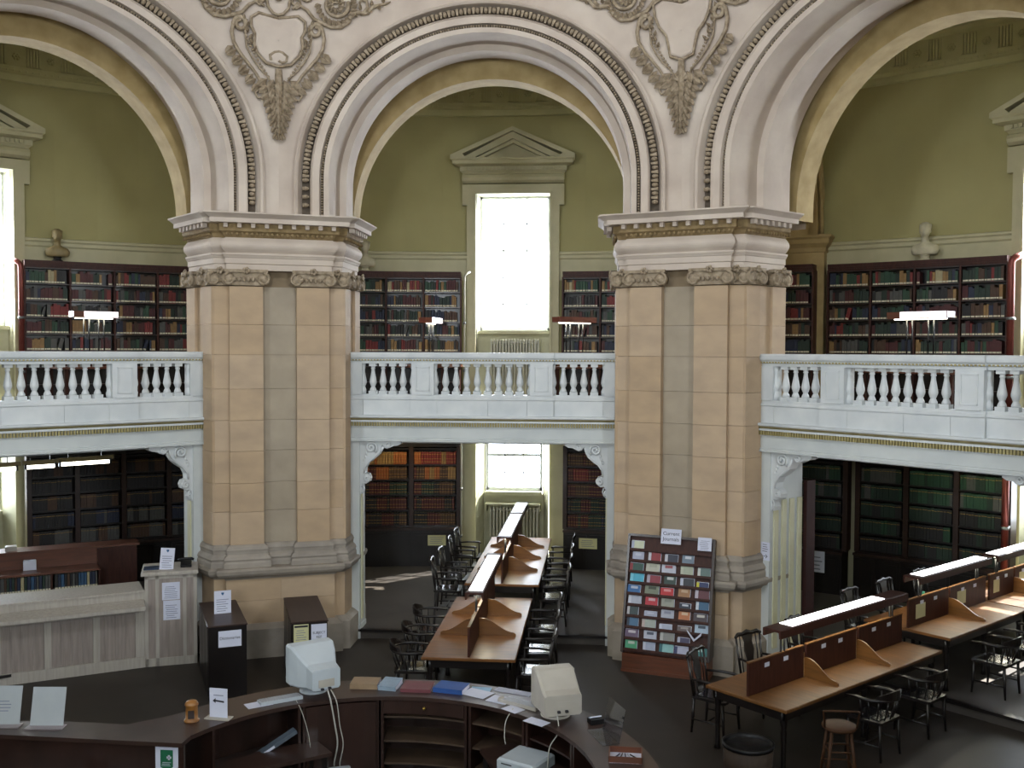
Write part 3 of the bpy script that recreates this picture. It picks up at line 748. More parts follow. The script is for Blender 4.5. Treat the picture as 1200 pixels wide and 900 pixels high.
# ------------------------------------------------------------ gallery fronts: entablature, balustrade, jambs, brackets
bal = MB()
bal.box(-.062, .062, -.062, .062, 0, .055)
bal.lathe([(.05, .055), (.055, .07), (.048, .09), (.036, .115), (.033, .13), (.044, .145), (.044, .155), (.05, .165), (.058, .19), (.058, .215), (.05, .26), (.04, .31), (.031, .36), (.027, .405), (.036, .415), (.036, .425), (.028, .435), (.04, .455)], 12)
bal.box(-.056, .056, -.056, .056, .455, .50)
balm = bal.mesh('baluster', WHITE)
hb = MB(); hb.lathe([(.05, .0), (.055, .07), (.036, .115), (.033, .13), (.044, .15), (.058, .19), (.058, .215), (.04, .31), (.027, .405), (.036, .42), (.04, .5)], 8)
hbm = hb.mesh('half_baluster', WHITE)
YB = 8.15
for k, nm in ((-1, 'left arch'), (0, 'central arch'), (1, 'right arch')):
    a = k*A45
    t = thing('balustrade', 'white marble balustrade of turned balusters across the '+nm, 'balustrade', Rz(-a) @ T(0, YB+.1, 3.45), 'gallery balustrades' if False else None)
    B = lambda b, name, m, **kw: b.build(name, m, t, a=a, **kw)
    for x0, x1, d in ((-2.17, -1.93, 0), (-1.93, -1.15, 0), (-1.15, -.72, .04), (-.72, .1, .04), (.1, .72, .04), (.72, 1.15, .04), (1.15, 1.93, 0), (1.93, 2.17, 0)):
        b = MB(); b.box(x0+.002, x1-.002, YB-d, YB+.24, 3.455, 3.695); B(b, 'plinth_block', WHITE)
    for x0, x1, d in ((-2.17, -1.15, 0), (-1.15, 1.15, .04), (1.15, 2.17, 0)):
        b = MB(); b.sweep([(x0, YB-d), (x1, YB-d)], [(-.24, 3.695), (-.005, 3.695), (.01, 3.71), (.01, 3.725), (-.01, 3.75), (-.012, 3.785), (-.24, 3.785)]); B(b, 'base_rail', WHITE)
        b = MB(); b.sweep([(x0-.0, YB-d), (x1, YB-d)], [(-.24, 4.285), (-.01, 4.285), (-.01, 4.325), (.015, 4.34), (.015, 4.355), (.04, 4.38), (.045, 4.41), (.045, 4.44), (.03, 4.465), (-.26, 4.465)]); B(b, 'coping', WHITE)
    b = MB()
    for i in range(86): x = -2.14+4.28*i/85; b.box(x-.013, x+.013, YB-(.055 if abs(x) < 1.15 else .015)-.01, YB, 4.33, 4.352)
    B(b, 'dentils', GILT, kind='stuff')
    for x0, x1 in ((-2.17, -1.95), (-1.13, -.77), (.77, 1.13), (1.95, 2.17)):
        d = .04 if abs(x0) < 1.5 else 0
        b = MB(); b.box(x0, x1, YB-d, YB+.22, 3.785, 4.285)
        b.box(x0+.04, x1-.04, YB-d-.012, YB-d, 3.785, 3.80)
        o = B(b, 'pedestal', WHITE)
        if x1-x0 > .3:
            b = MB(); 
            for (q0, q1, z0, z1) in ((x0+.07, x1-.07, 3.85, 3.862), (x0+.07, x1-.07, 4.222, 4.234), (x0+.07, x0+.082, 3.85, 4.234), (x1-.082, x1-.07, 3.85, 4.234)): b.box(q0, q1, YB-d-.012, YB-d+.001, z0, z1)
            b.build('pedestal_panel', WHITE, o, a=a)
    for x0, x1, n in ((-1.95, -1.13, 5), (-.77, .77, 9), (1.13, 1.95, 5)):
        for i in range(n+1):
            x = x0+(x1-x0)*i/n
            if i in (0, n): inst(hbm, 'half_baluster', Rz(-a) @ T(x, YB+.09, 3.785), t)
            else: inst(balm, 'baluster', Rz(-a) @ T(x, YB+.09, 3.785), t)
    # entablature below
    e = struct('trim_gallery_entablature', Rz(-a) @ T(0, YB, 3.03))
    L0 = [(-2.22, YB), (2.22, YB)]
    b = MB(); b.sweep(L0, [(-.3, 3.455), (.13, 3.455), (.13, 3.425), (.11, 3.41), (-.3, 3.41)]); b.build('cornice_top', WHITE, e, a=a)
    b = MB(); b.sweep(L0, [(-.3, 3.415), (.11, 3.41), (.08, 3.385), (.055, 3.375), (-.3, 3.375)]); b.build('cornice_cyma', GILT, e, a=a)
    b = MB(); b.sweep(L0, [(-.3, 3.375), (.075, 3.375), (.075, 3.345), (.03, 3.345), (.02, 3.265), (-.3, 3.265)]); b.build('bed_moulding', WHITE, e, a=a)
    b = MB()
    for i in range(104): x = -2.14+4.28*i/103; b.box(x-.013, x+.013, YB-.06, YB, 3.28, 3.345)
    b.build('dentils', GILT, e, a=a, kind='stuff')
    b = MB(); b.sweep(L0, [(-.3, 3.265), (.0, 3.265), (.0, 3.09), (.02, 3.085), (.02, 3.06), (.035, 3.05), (.035, 3.03), (-.3, 3.03)]); b.build('frieze', PLAST, e, a=a)
    b = MB(); b.box(-2.22, 2.22, YB+.2, YB+.5, 2.99, 3.45); b.build('beam', PLAST, e, a=a)
    # jambs
    for s in (-1, 1):
        jd = 9.0 if (k, s) == (1, -1) else 8.56
        j = struct('trim_jamb', Rz(-a) @ T(s*2.1, YB+.1, -.06))
        b = MB(); b.box(min(s*2.0, s*2.3), max(s*2.0, s*2.3), YB+.03, jd, -.2, 3.05); b.build('jamb_pier', PLAST, j, a=a)
        b = MB(); b.box(min(s*1.985, s*2.2), max(s*1.985, s*2.2), YB+.01, jd+.02, -.2, .02); b.build('jamb_plinth', PLAST, j, a=a)
        b = MB()
        for i in range(int((jd-8.2)/.2)):
            y = 8.27+.2*i; x = s*2.0
            b.box(min(x, x-s*.02), max(x, x-s*.02), y, y+.11, .1, 2.3)
        b.build('fluting', CREAM, j, a=a)
        # scroll bracket
        M0 = Rz(-a) @ T(s*2.0, YB+.12, 2.3)
        pn_ = {(-1, 1): 'right end of the left opening', (0, -1): 'left end of the central opening', (0, 1): 'right end of the central opening', (1, -1): 'left end of the right opening', (1, 1): 'right end of the right opening', (-1, -1): 'left end of the left opening'}[(k, s)]
        br = thing('scroll_bracket', 'carved white scroll bracket at the '+pn_, 'bracket', M0, None)
        P = [(0, 3.03), (.66, 3.03), (.68, 2.99), (.62, 2.955), (.55, 2.95), (.5, 2.92), (.45, 2.90), (.40, 2.92), (.375, 2.965), (.36, 2.90), (.31, 2.80), (.22, 2.72), (.13, 2.66), (.09, 2.58), (.08, 2.5), (.14, 2.48), (.165, 2.42), (.15, 2.36), (.10, 2.33), (.05, 2.34), (.02, 2.28), (.05, 2.22), (.03, 2.16), (0, 2.16)]
        b = MB(); b.prism([(s*2.0-s*p[0], p[1]) for p in P], YB+.06, YB+.24, 'y'); b.build('console', WHITE, br, a=a)
        def V(cx, cz, r0, r1, ph, tn, rr, nme):
            b = MB(); b.tube([(s*2.0-s*q[0], YB+.045, q[1]) for q in spiral(cx, cz, r0, r1, ph, tn, 24)], rr, 6); b.build(nme, WHITE, br, a=a)
        V(.19, 2.92, .10, .012, -.8, 1.8, .022, 'volute'); V(.12, 2.42, .055, .01, PI/2, -1.7, .018, 'volute'); V(.46, 2.97, .05, .01, PI, 1.6, .016, 'volute')
        b = MB(); b.tube([(s*2.0-s*x, YB+.055, z) for x, z in ((.36, 2.96), (.33, 2.86), (.25, 2.77), (.15, 2.69), (.085, 2.6), (.07, 2.5))], .014, 6); b.build('rim', WHITE, br, a=a)
        b = MB()
        for q in range(7): b.ell((s*2.0-s*(.07+.02*q), YB+.06, 2.72+.05*q), (.02, .02, .035), 6, 4)
        b.tube([(s*2.0-s*x, YB+.055, z) for x, z in ((.05, 2.32), (.07, 2.26), (.05, 2.2), (.03, 2.18))], .015, 6)
        b.build('leaf_ornament', WHITE, br, a=a)

# ============================================================ BOOKCASES AND BOOKS
def secM(R, th): return Rz(-th) @ T(0, R, 0)       # local x to the right, y outwards
BC = {'red': '74221f', 'dark red': '481819', 'green': '234430', 'dark green': '1b2f24', 'navy': '1e273e', 'black': '1b191a', 'brown': '48301f', 'tan': '8a6b3f', 'cream': 'a89c78', 'blue': '2a4c6c', 'orange': '924f22', 'grey': '4e4e4b'}
BCOL = {k: mat('cloth_'+k.replace(' ', '_'), v, None, .6, 20) for k, v in BC.items()}
TAGM = mat('call_label', 'd8d2b8', None, .6, 20); PAGE = mat('page_edges', 'b8ad90', None, .8, 20); GOLD = mat('gilt_tooling', 'b08a3e', None, .4, 20)
bmesh_cache = {}
def book_mesh(w_, h, d, c, style):
    key = (round(w_, 3), round(h, 3), c, style)
    if key not in bmesh_cache:
        b = MB()
        b.box(-w_/2, w_/2, .006, d, 0, h)
        b.prism([(-w_/2, .006), (-w_/2+.004, 0), (w_/2-.004, 0), (w_/2, .006)], 0, h)
        b.cm = 1; b.box(-w_/2+.004, w_/2-.004, .02, d-.002, h-.003, h+.0005)
        b.cm = 2
        if style == 0: b.box(-w_/2+.003, w_/2-.003, -.0015, .003, .012, .042)
        else:
            for z in (.18, .42, .8): b.box(-w_/2+.003, w_/2-.003, -.0015, .003, h*z, h*z+.008)
        bmesh_cache[key] = b.mesh('book', [BCOL[c], PAGE, TAGM if style == 0 else GOLD])
    return bmesh_cache[key]
def raw_book(b, w_, h, d, ci, M, style):
    b.cm = ci; b.box(-w_/2, w_/2, 0, d, 0, h, M)
    if style == 0: b.cm = len(BCN); b.box(-w_/2+.003, w_/2-.003, -.0015, .003, .012, .04, M)
    else: b.cm = len(BCN)+1; b.box(-w_/2+.003, w_/2-.003, -.0015, .003, h*.8, h*.8+.008, M)
BCN = list(BC)
counts = {'gallery': 0, 'ground': 0}
stuff = {'gallery': MB(), 'ground': MB()}
ordn = ['top', 'second', 'third', 'fourth', 'fifth']
def fill(kind, M, wd, row, palette, individual, where, hmax, wr, style, ns=None):
    x = -wd/2+.012; rnd = random.Random(hash((where, row, round(M.translation.x, 2))) % 99991 if False else int(abs(M.translation.x*917+M.translation.z*131+row*77)))
    c = rnd.choice(palette); run = 0; ns_end = wd/2-.012
    while True:
        if run <= 0: c = rnd.choice(palette); run = rnd.choice((1, 1, 1, 1, 2, 2, 4)) if kind == 'gallery' else rnd.choice((1, 2, 3, 5))
        run -= 1
        w_ = rnd.choice(wr)
        if x+w_ > ns_end: break
        h = hmax*(rnd.choice((.8, .86, .92, 1)) if kind == 'gallery' else rnd.choice((.97, 1, 1)))
        d = .17; tilt = 0
        if kind == 'gallery' and rnd.random() < .012 and x+w_+.08 < ns_end: tilt = .28
        MM = M @ T(x+w_/2, .02+rnd.choice((0, .006, .012)), 0)
        if tilt: MM = MM @ Matrix.Rotation(tilt, 4, 'Y') ; x += .07
        if individual and counts[kind] < 300:
            counts[kind] += 1
            o = inst(book_mesh(w_, round(h, 3), d, c, style), 'book' if kind == 'gallery' else 'bound_volume', MM)
            an = 'an' if c[0] in 'o' else 'a'
            if kind == 'gallery': tag(o, '%s book, %s shelf, gallery bookcase %s' % (c, ordn[row], where), 'book', '%s books on the %s shelf, gallery bookcase %s' % (c, ordn[row], where))
            else: tag(o, '%s bound volume, %s shelf, dark bookcase %s' % (c, ordn[row], where), 'volume', '%s bound volumes on the %s shelf, lower bookcase %s' % (c, ordn[row], where))
        else:
            raw_book(stuff[kind], w_, h, d, BCN.index(c), MM, style)
        x += w_+rnd.choice((.001, .002, .004))
        if rnd.random() < (.006 if kind == 'gallery' else 0): x += .12
UPAL = ['red', 'dark red', 'dark red', 'green', 'dark green', 'navy', 'navy', 'black', 'black', 'brown', 'tan', 'black', 'brown', 'grey', 'grey', 'dark green', 'dark green', 'dark red']
TPAL = ['red', 'green', 'tan', 'cream', 'tan', 'green', 'dark green', 'dark red', 'brown', 'navy', 'black', 'tan']
UZ = [5.735, 5.415, 5.10, 4.79, 4.47, 4.15]           # tops of the boards carrying the rows
def gallery_case(th0, th1, nsec, R, label, individual, where, last=None):
    mid = (th0+th1)/2; t = thing('bookcase', label, 'bookcase', Rz(-mid) @ T(0, R+.14, 3.45), None)
    ds = (th1-th0)/nsec
    for i in range(nsec):
        th = th0+ds*(i+.5); M = secM(R, th); wd = 2*R*math.sin(ds/2)
        iw = wd-.036
        B = lambda bb, nm, m: bb.build(nm, m, t)
        B(MB().box(-wd/2, wd/2, .25, .28, 3.45, 6.1, M), 'back_panel', BWOOD)
        for z in [6.03]+UZ+[3.82, 3.5]:
            B(MB().box(-iw/2, iw/2, .005, .25, z-.022, z, M), 'shelf', DWOOD)
        B(MB().box(-wd/2, wd/2, -.02, .28, 6.03, 6.10, M).box(-wd/2, wd/2, -.05, .28, 6.10, 6.16, M).box(-wd/2, wd/2, -.035, .28, 6.065, 6.10, M), 'cornice', MWOOD)
        B(MB().box(-wd/2, wd/2, .0, .26, 3.45, 3.52, M), 'plinth', DWOOD)
        for s in (-1, 1):
            if s == 1 or i == 0: 
                x0 = s*wd/2; B(MB().box(x0-.018, x0+.018, -.012, .27, 3.45, 6.05, M), 'upright', MWOOD)
        for r, z in enumerate(UZ[:5]):
            fill('gallery', M @ T(0, 0, z+.0005), iw, r, TPAL if r == 0 else UPAL, individual, where, .255, (.035, .045, .055, .06, .05, .07), 0)
    return t
rd = math.radians
gallery_case(rd(-18.1), rd(-4.62), 4, 13.42, 'tall wooden gallery bookcase left of the bright central window', True, 'left of the central window')
gallery_case(rd(4.62), rd(18.1), 4, 13.42, 'tall wooden gallery bookcase right of the bright central window', True, 'right of the central window')
gallery_case(rd(-41.1), rd(-27.5), 4, 13.42, 'tall wooden gallery bookcase seen under the left arch', False, 'l')
gallery_case(rd(27.5), rd(41.0), 4, 13.42, 'wide wooden gallery bookcase seen under the right arch, below the bust', False, 'r')
gallery_case(rd(18.9), rd(26.6), 2, 13.14, 'narrow wooden gallery bookcase beside the right pier, against the pilaster', False, 'p')
gallery_case(rd(-26.6), rd(-18.9), 2, 13.14, 'gallery bookcase behind the left pier, against the pilaster', False, 'q')
LZ = [2.075, 1.755, 1.43, 1.105, .775]
def lower_case(th0, th1, nsec, R, label, individual, where, pals, style=1):
    mid = (th0+th1)/2; t = thing('bookcase', label, 'bookcase', Rz(-mid) @ T(0, R+.14, -.06), None)
    ds = (th1-th0)/nsec
    for i in range(nsec):
        th = th0+ds*(i+.5); M = secM(R, th); wd = 2*R*math.sin(ds/2); iw = wd-.09
        B = lambda bb, nm, m: bb.build(nm, m, t)
        B(MB().box(-wd/2, wd/2, .25, .28, -.06, 2.6, M), 'back_panel', BWOOD)
        for z in [2.42]+LZ:
            B(MB().box(-iw/2, iw/2, .005, .25, z-.03, z, M), 'shelf', BWOOD)
        B(MB().box(-wd/2, wd/2, -.04, .28, 2.45, 2.62, M).box(-wd/2, wd/2, -.08, .28, 2.57, 2.66, M), 'cornice', BWOOD)
        c = B(MB().box(-wd/2, wd/2, -.18, .25, -.06, .70, M), 'base_cabinet', BWOOD)
        MB().box(-wd/2-.01, wd/2+.01, -.21, .0, .70, .745, M).build('ledge', DWOOD, t)
        for s in (-1, 1):
            q = s*wd/4
            d = MB(); d.box(q-wd/4+.03, q+wd/4-.03, -.195, -.18, .04, .66, M); d.box(q-wd/4+.09, q+wd/4-.09, -.205, -.195, .10, .60, M); d.build('door', BWOOD, t)
            if s == 1 or i == 0:
                x0 = s*wd/2; B(MB().box(x0-.045, x0+.045, -.015, .27, .74, 2.5, M), 'upright', DWOOD)
        for r, z in enumerate(LZ):
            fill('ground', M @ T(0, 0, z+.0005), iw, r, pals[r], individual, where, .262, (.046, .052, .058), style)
    return t
warm = [['orange', 'tan', 'red'], ['tan', 'orange', 'dark red', 'brown'], ['dark red', 'brown', 'black', 'dark green'], ['dark red', 'dark red', 'black'], ['black', 'dark red', 'brown']]
warm2 = [['red', 'dark red', 'brown'], ['red', 'dark red'], ['dark red', 'brown'], ['dark red', 'black', 'dark green'], ['dark green', 'navy', 'dark red']]
grn = [['dark green', 'grey', 'green'], ['dark green', 'green', 'grey'], ['dark green', 'black'], ['dark green', 'black', 'green'], ['dark green', 'black']]
lower_case(rd(-13.4), rd(-4.75), 2, 13.35, 'tall dark bookcase of bound volumes left of the lower window', True, 'left of the lower window', warm)
lower_case(rd(4.95), rd(9.4), 1, 13.35, 'tall dark bookcase of bound volumes right of the lower window', True, 'right of the lower window', warm2)
lower_case(rd(9.6), rd(17.8), 2, 13.35, 'dark bookcase mostly hidden behind the right pier', False, 'x', warm2)
lower_case(rd(-17.8), rd(-13.62), 1, 13.35, 'dark bookcase mostly hidden behind the left pier', False, 'y', warm)
lower_case(rd(30.2), rd(41.5), 3, 13.35, 'wide dark bookcase of green volumes seen under the right arch', False, 'z', grn)
lower_case(rd(25.5), rd(29.4), 1, 13.2, 'narrow dark bookcase beside the dark post under the right arch', False, 'w', grn)
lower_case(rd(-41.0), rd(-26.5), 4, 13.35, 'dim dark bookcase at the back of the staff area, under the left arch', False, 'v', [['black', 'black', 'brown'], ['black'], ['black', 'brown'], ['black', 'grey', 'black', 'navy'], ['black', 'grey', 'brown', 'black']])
for kd, lb in (('gallery', 'rows of mixed cloth books filling the gallery shelves under the side arches'), ('ground', 'rows of dark bound volumes filling the ground floor shelves of the side bays')):
    o = stuff[kd].build('shelved_books', [BCOL[c] for c in BCN]+[TAGM, GOLD]); tag(o, lb, 'books', None, 'stuff')
# notices on the doors of the lower cases
for th, z0, z1, lb in ((-6.7, .38, .6, 'small cream notice on the bookcase door left of the radiator'), (7.2, .38, .6, 'small cream notice on the bookcase door right of the radiator')):
    M = secM(13.35, rd(th)) @ T(0, -.21, 0)
    t = thing('notice', lb, 'notice', M @ T(0, 0, z0))
    MB().box(-.19, .19, 0, .004, z0, z1, M).build('card', PAPERY, t); lines(-.16, .16, z0+.03, z1-.03, 4, 0, M, t, INKG)

# radiators
def radiator(k, z0, z1, w_, yy, label, n=15):
    M = Rz(-k*A45) @ T(.03, yy, z0)
    t = thing('radiator', label, 'radiator', M)
    me = MB().cbox(-.020, .020, -.05, .05, .05, z1-z0, .012).mesh('radiator_column', RAD)
    for i in range(n): inst(me, 'radiator_column', M @ T(-w_/2+w_*i/(n-1), 0, 0), t)
    b = MB(); b.M = M
    for z in (.09, z1-z0-.07): b.tube([(-w_/2, 0, z), (w_/2, 0, z)], .022, 8)
    b.build('header_pipe', RAD, t)
    for s in (-1, 1):
        b = MB(); b.M = M; b.box(s*w_/2-.02, s*w_/2+.02, -.05, .05, 0, .06); b.build('foot', RAD, t)
    return t
for k, nm in ((-1, 'left'), (0, 'central'), (1, 'right')):
    radiator(k, 3.45, 4.74, 1.02, 13.93, 'cream column radiator below the %s gallery window' % nm, 17)
    if k == 0: radiator(k, -.06, 1.10, 1.02, 13.85, 'cream column radiator below the lower central window')
b = MB(); b.box(-.6, .6, 13.8, 14.1, 1.14, 1.17); b.box(-.6, -.57, 13.82, 14.1, 1.0, 1.14); b.box(.57, .6, 13.82, 14.1, 1.0, 1.14)
tag(b.build('radiator_shelf', CREAM), 'thin painted shelf above the lower central radiator', 'shelf')
# pipes beside the bookcases
def pipe(th, R, z0, z1, m, label, r=.035, hook=1):
    M = secM(R, rd(th)); t = thing('pipe', label, 'pipe', M @ T(0, 0, z0))
    b = MB(); b.M = M
    b.tube([(0, 0, z0), (0, 0, z1-.12), (.01*hook, 0, z1-.06), (.05*hook, .03, z1-.01), (.11*hook, .12, z1+.03)], r, 8); b.build('tube', m, t)
    for z in (z0+.6, z0+1.6):
        b = MB(); b.M = M; b.lathe([(r+.012, 0), (r+.012, .05)], 10, c=(0, 0, z)); b.box(-.012, .012, 0, .2, z+.01, z+.04); b.build('clip', METAL, t)
pipe(-4.25, 13.32, 3.45, 6.13, RAD, 'thin white pipe at the right end of the central left gallery bookcase', .018)
pipe(-41.45, 13.3, 3.45, 6.12, COPPER, 'red copper pipe at the left end of the left arch bookcase', .05, -1)
pipe(41.45, 13.3, 3.45, 6.12, COPPER, 'dark red pipe at the right end of the gallery bookcase with the bust', .06)
pipe(42.0, 12.9, -.06, 2.9, COPPER, 'dark red pipe beside the green volumes under the right arch', .06)
pipe(-4.5, 13.25, -.06, 2.75, RAD, 'thin pale pipe between the lower bookcase and lower window', .016)

# busts on the bookcases
def bust(th, z, label, turn=0, sc_=1.0, dark=False):
    M = secM(13.5, rd(th)) @ T(0, 0, z) @ Rz(turn) @ Matrix.Scale(sc_, 4)
    Mo = secM(13.5, rd(th)) @ T(0, 0, z)
    t = thing('marble_bust', label, 'bust', Mo)
    b = MB(); b.M = M; b.cs = True
    R = [(.10, .20, .10, .0), (.13, .23, .115, .0), (.20, .245, .12, .0), (.27, .21, .11, 0), (.31, .11, .08, 0), (.34, .07, .07, 0), (.40, .062, .068, -.005), (.42, .06, .07, -.02), (.44, .068, .088, -.03), (.48, .08, .10, -.025), (.52, .088, .108, -.02), (.555, .092, .112, -.01), (.60, .094, .115, 0), (.64, .085, .105, 0), (.68, .05, .065, 0), (.69, .01, .01, 0)]
    rings = []
    for zz, rx, ry, oy in R:
        rr = []
        for j in range(18):
            q = 2*PI*j/18; x = rx*math.cos(q); y = ry*math.sin(q)+oy
            if math.sin(q) < -.9:
                if .47 < zz < .53: y -= .03
                if zz in (.44,): y -= .008
            if .5 < zz < .57 and math.sin(q) < 0 and .025 < abs(x) < .06: y += .016
            if zz > .5 and (math.sin(q) > -.5): x *= 1.1; y *= 1.08
            rr.append((x, y, zz))
        rings.append(rr)
    b.loft(rings)
    for s in (-1, 1): b.ell((s*.092, .0, .52), (.015, .025, .032), 6, 4)
    for i in range(14):
        q = 2*PI*i/14
        b.ell((.075*math.cos(q), .02+.085*math.sin(q), .63), (.034, .034, .034), 6, 4)
    b.build('head_and_shoulders', MARB if not dark else mat('bronze_bust', '8a7a52', '6f6142', .5, 8), t)
    b = MB(); b.M = M; b.lathe([(.11, 0), (.11, .02), (.08, .035), (.07, .06), (.085, .085), (.10, .10)], 14); b.build('socle', MARB if not dark else BLACKM, t)
bust(34.9, 6.16, 'pale marble bust on the bookcase under the right arch', .1)
bust(-38.6, 6.16, 'ochre bust with dark socle on the bookcase under the left arch', -.2, .9, True)
bust(-13.2, 6.16, 'marble bust beside the left pier on the central gallery bookcase', -.3, .95)

# ============================================================ READING DESKS
def wave_divider(b, M, length, h, s, th=.022):
    P = [(0, 0), (0, h)]
    for i in range(13):
        f = i/12; P.append((.04+(length-.07)*f, h-(h-.05)*(.5-.5*math.cos(PI*f))))
    P += [(length, .03), (length, 0)]
    b.prism([(s*x, z) for x, z in P], -th/2, th/2, 'y', M)
def desk(M, L, half, seats, label, tabm, panel=.38, hoods=(), notes=0, hoodz=.70, ends=(0, 0), seatw=None, opal=(.12, .2), cut=0):
    # local: y along the desk (near end 0), x across, z=0 floor
    t = thing('reading_desk', label, 'desk', M)
    def mb(): b = MB(); b.M = M; return b
    b = mb(); b.cbox(-half, half, 0, L, .715, .75, .008); b.build('table_top', tabm, t)
    b = mb(); b.box(-half+.06, half-.06, .06, .09, .60, .715); b.build('apron', BWOOD, t)
    b = mb(); b.box(-half+.06, half-.06, L-.09, L-.06, .60, .715); b.build('apron', BWOOD, t)
    for s in (-1, 1):
        b = mb(); b.box(min(s*(half-.06), s*(half-.09)), max(s*(half-.06), s*(half-.09)), .06, L-.06, .60, .715); b.build('apron', BWOOD, t)
        for y in (.1, L/2, L-.1):
            b = mb(); b.lathe([(.04, 0), (.03, .06), (.028, .3), (.036, .45), (.03, .5), (.04, .54), (.045, .6), (.045, .715)], 8, c=(s*(half-.1), y, 0)); b.build('leg', BWOOD, t)
    sw = L/seats
    for i in range(seats):
        b = mb(); b.box(-.014, .014, (.05 if i == 0 else i*sw+.03), (i+1)*sw-.03 if i < seats-1 else L-.05, .75, .75+panel)
        p_ = b.build('partition_panel', MWOOD, t)
        b = mb(); b.box(-.02, .02, (.045 if i == 0 else i*sw+.03), (i+1)*sw-.03 if i < seats-1 else L-.045, .75+panel, .765+panel); b.build('top_rail', OAK, p_)
        for q in (.3, .62):
            if notes:
                b = mb(); b.box(.015, .019, i*sw+sw*q, i*sw+sw*q+.09, .75+panel-.1, .75+panel-.05); b.build('number_plate', PAPER, p_)
        if notes == 2:
            b = mb(); b.box(.015, .018, i*sw+sw*.2, i*sw+sw*.42, .84, 1.04); b.build('notice_card', PAPERY, p_)
        if i:
            for s in (-1, 1):
                b = mb(); wave_divider(b, M @ T(s*.014, i*sw, .75) if False else T(s*.014, i*sw, .75), half-.1, .24, s); b.build('wavy_divider', OAK if tabm is OAK else OAKP if False else OAK, t)
    for (y0, y1) in hoods:
        hd = mb(); hw = .125
        pr = [(-hw, hoodz+.75-.10), (-hw, hoodz+.75-.01), (-hw+.012, hoodz+.75), (hw-.012, hoodz+.75), (hw, hoodz+.75-.01), (hw, hoodz+.75-.10), (hw-.02, hoodz+.75-.10), (hw-.03, hoodz+.75-.03), (-hw+.03, hoodz+.75-.03), (-hw+.02, hoodz+.75-.10)]
        hd.prism(pr, y0, y1, 'y'); h = hd.build('lamp_hood', MWOOD, t)
        b = mb(); b.box(-hw+.035, hw-.03, y0+opal[0], y1-opal[1], hoodz+.75, hoodz+.756); b.build('lit_or_glare_panel', OPAL_GLARE, h)  # on the central desks this glow stands in for reflected window light
        b = mb(); b.tube([(0, y0+.15, hoodz+.695), (0, y1-.15, hoodz+.695)], .013, 8); b.build('lamp_tube', TUBE, h)
        for y in (y0+.22, y1-.22):
            for dy in (-.035, .035):
                b = mb(); b.tube([(0, y+dy, .75), (0, y+dy, hoodz+.7)], .013, 8); b.build('lamp_post', BLACKM, t)
        lo = M @ Vector((0, (y0+y1)/2, hoodz+.67))
        l = D.lights.new('desk_lamp', 'AREA'); l.shape = 'RECTANGLE'; l.size = .1; l.size_y = (y1-y0)*.9; l.energy = 7; l.color = (1, .95, .74)
        lo_ = D.objects.new('desk_lamp', l); COL.objects.link(lo_); lo_.matrix_world = M @ T(0, (y0+y1)/2, hoodz+.66)
    return t
D1 = T(.215, 4.91, -.2)
desk(D1, 3.2, .61, 3, 'long oak reading desk with lamp hood, nearest under the central arch', OAKP, hoods=[(.62, 3.25)])
D2 = T(.30, 8.42, -.06)
desk(D2, 4.1, .61, 4, 'long reading desk on the raised floor before the lower central window', OAKP, hoods=[(.4, 2.8), (2.9, 4.2)])
def rM(lat, rad, z, a=A45, yaw=0): return Rz(-a) @ T(lat, rad, z) @ Rz(yaw)
DR = rM(-.18, 5.2, -.2)
desk(DR, 3.5, .56, 3, 'brown reading desk with lit lamp hood, nearest at lower right', OAK, hoods=[(.5, 3.4)], notes=1, opal=(.28, .55))
DR2 = rM(-.22, 8.85, -.06)
desk(DR2, 2.4, .63, 2, 'reading desk with framed cards on its partition, middle of the right row', OAKP, hoods=[(.15, 2.3)], notes=2, opal=(.12, .1))
DR3 = rM(-.22, 11.28, -.06)
desk(DR3, 1.8, .63, 2, 'reading desk farthest along the right row, at the frame edge', OAKP, hoods=[(.08, 1.7)], notes=2, opal=(.05, .1))
# bottles and a hand-sized green object are left on the far desk top
b = MB(); M = DR2 @ T(-.35, 1.15, .75); b.M = M; b.lathe([(.035, 0), (.035, .2), (.03, .22), (.02, .25), (.02, .27)], 10)
tag(b.build('water_bottle', mat('green_plastic', '1f8f6a', '187a5a', .3, 5)), 'bright green bottle standing on the middle right desk', 'bottle')

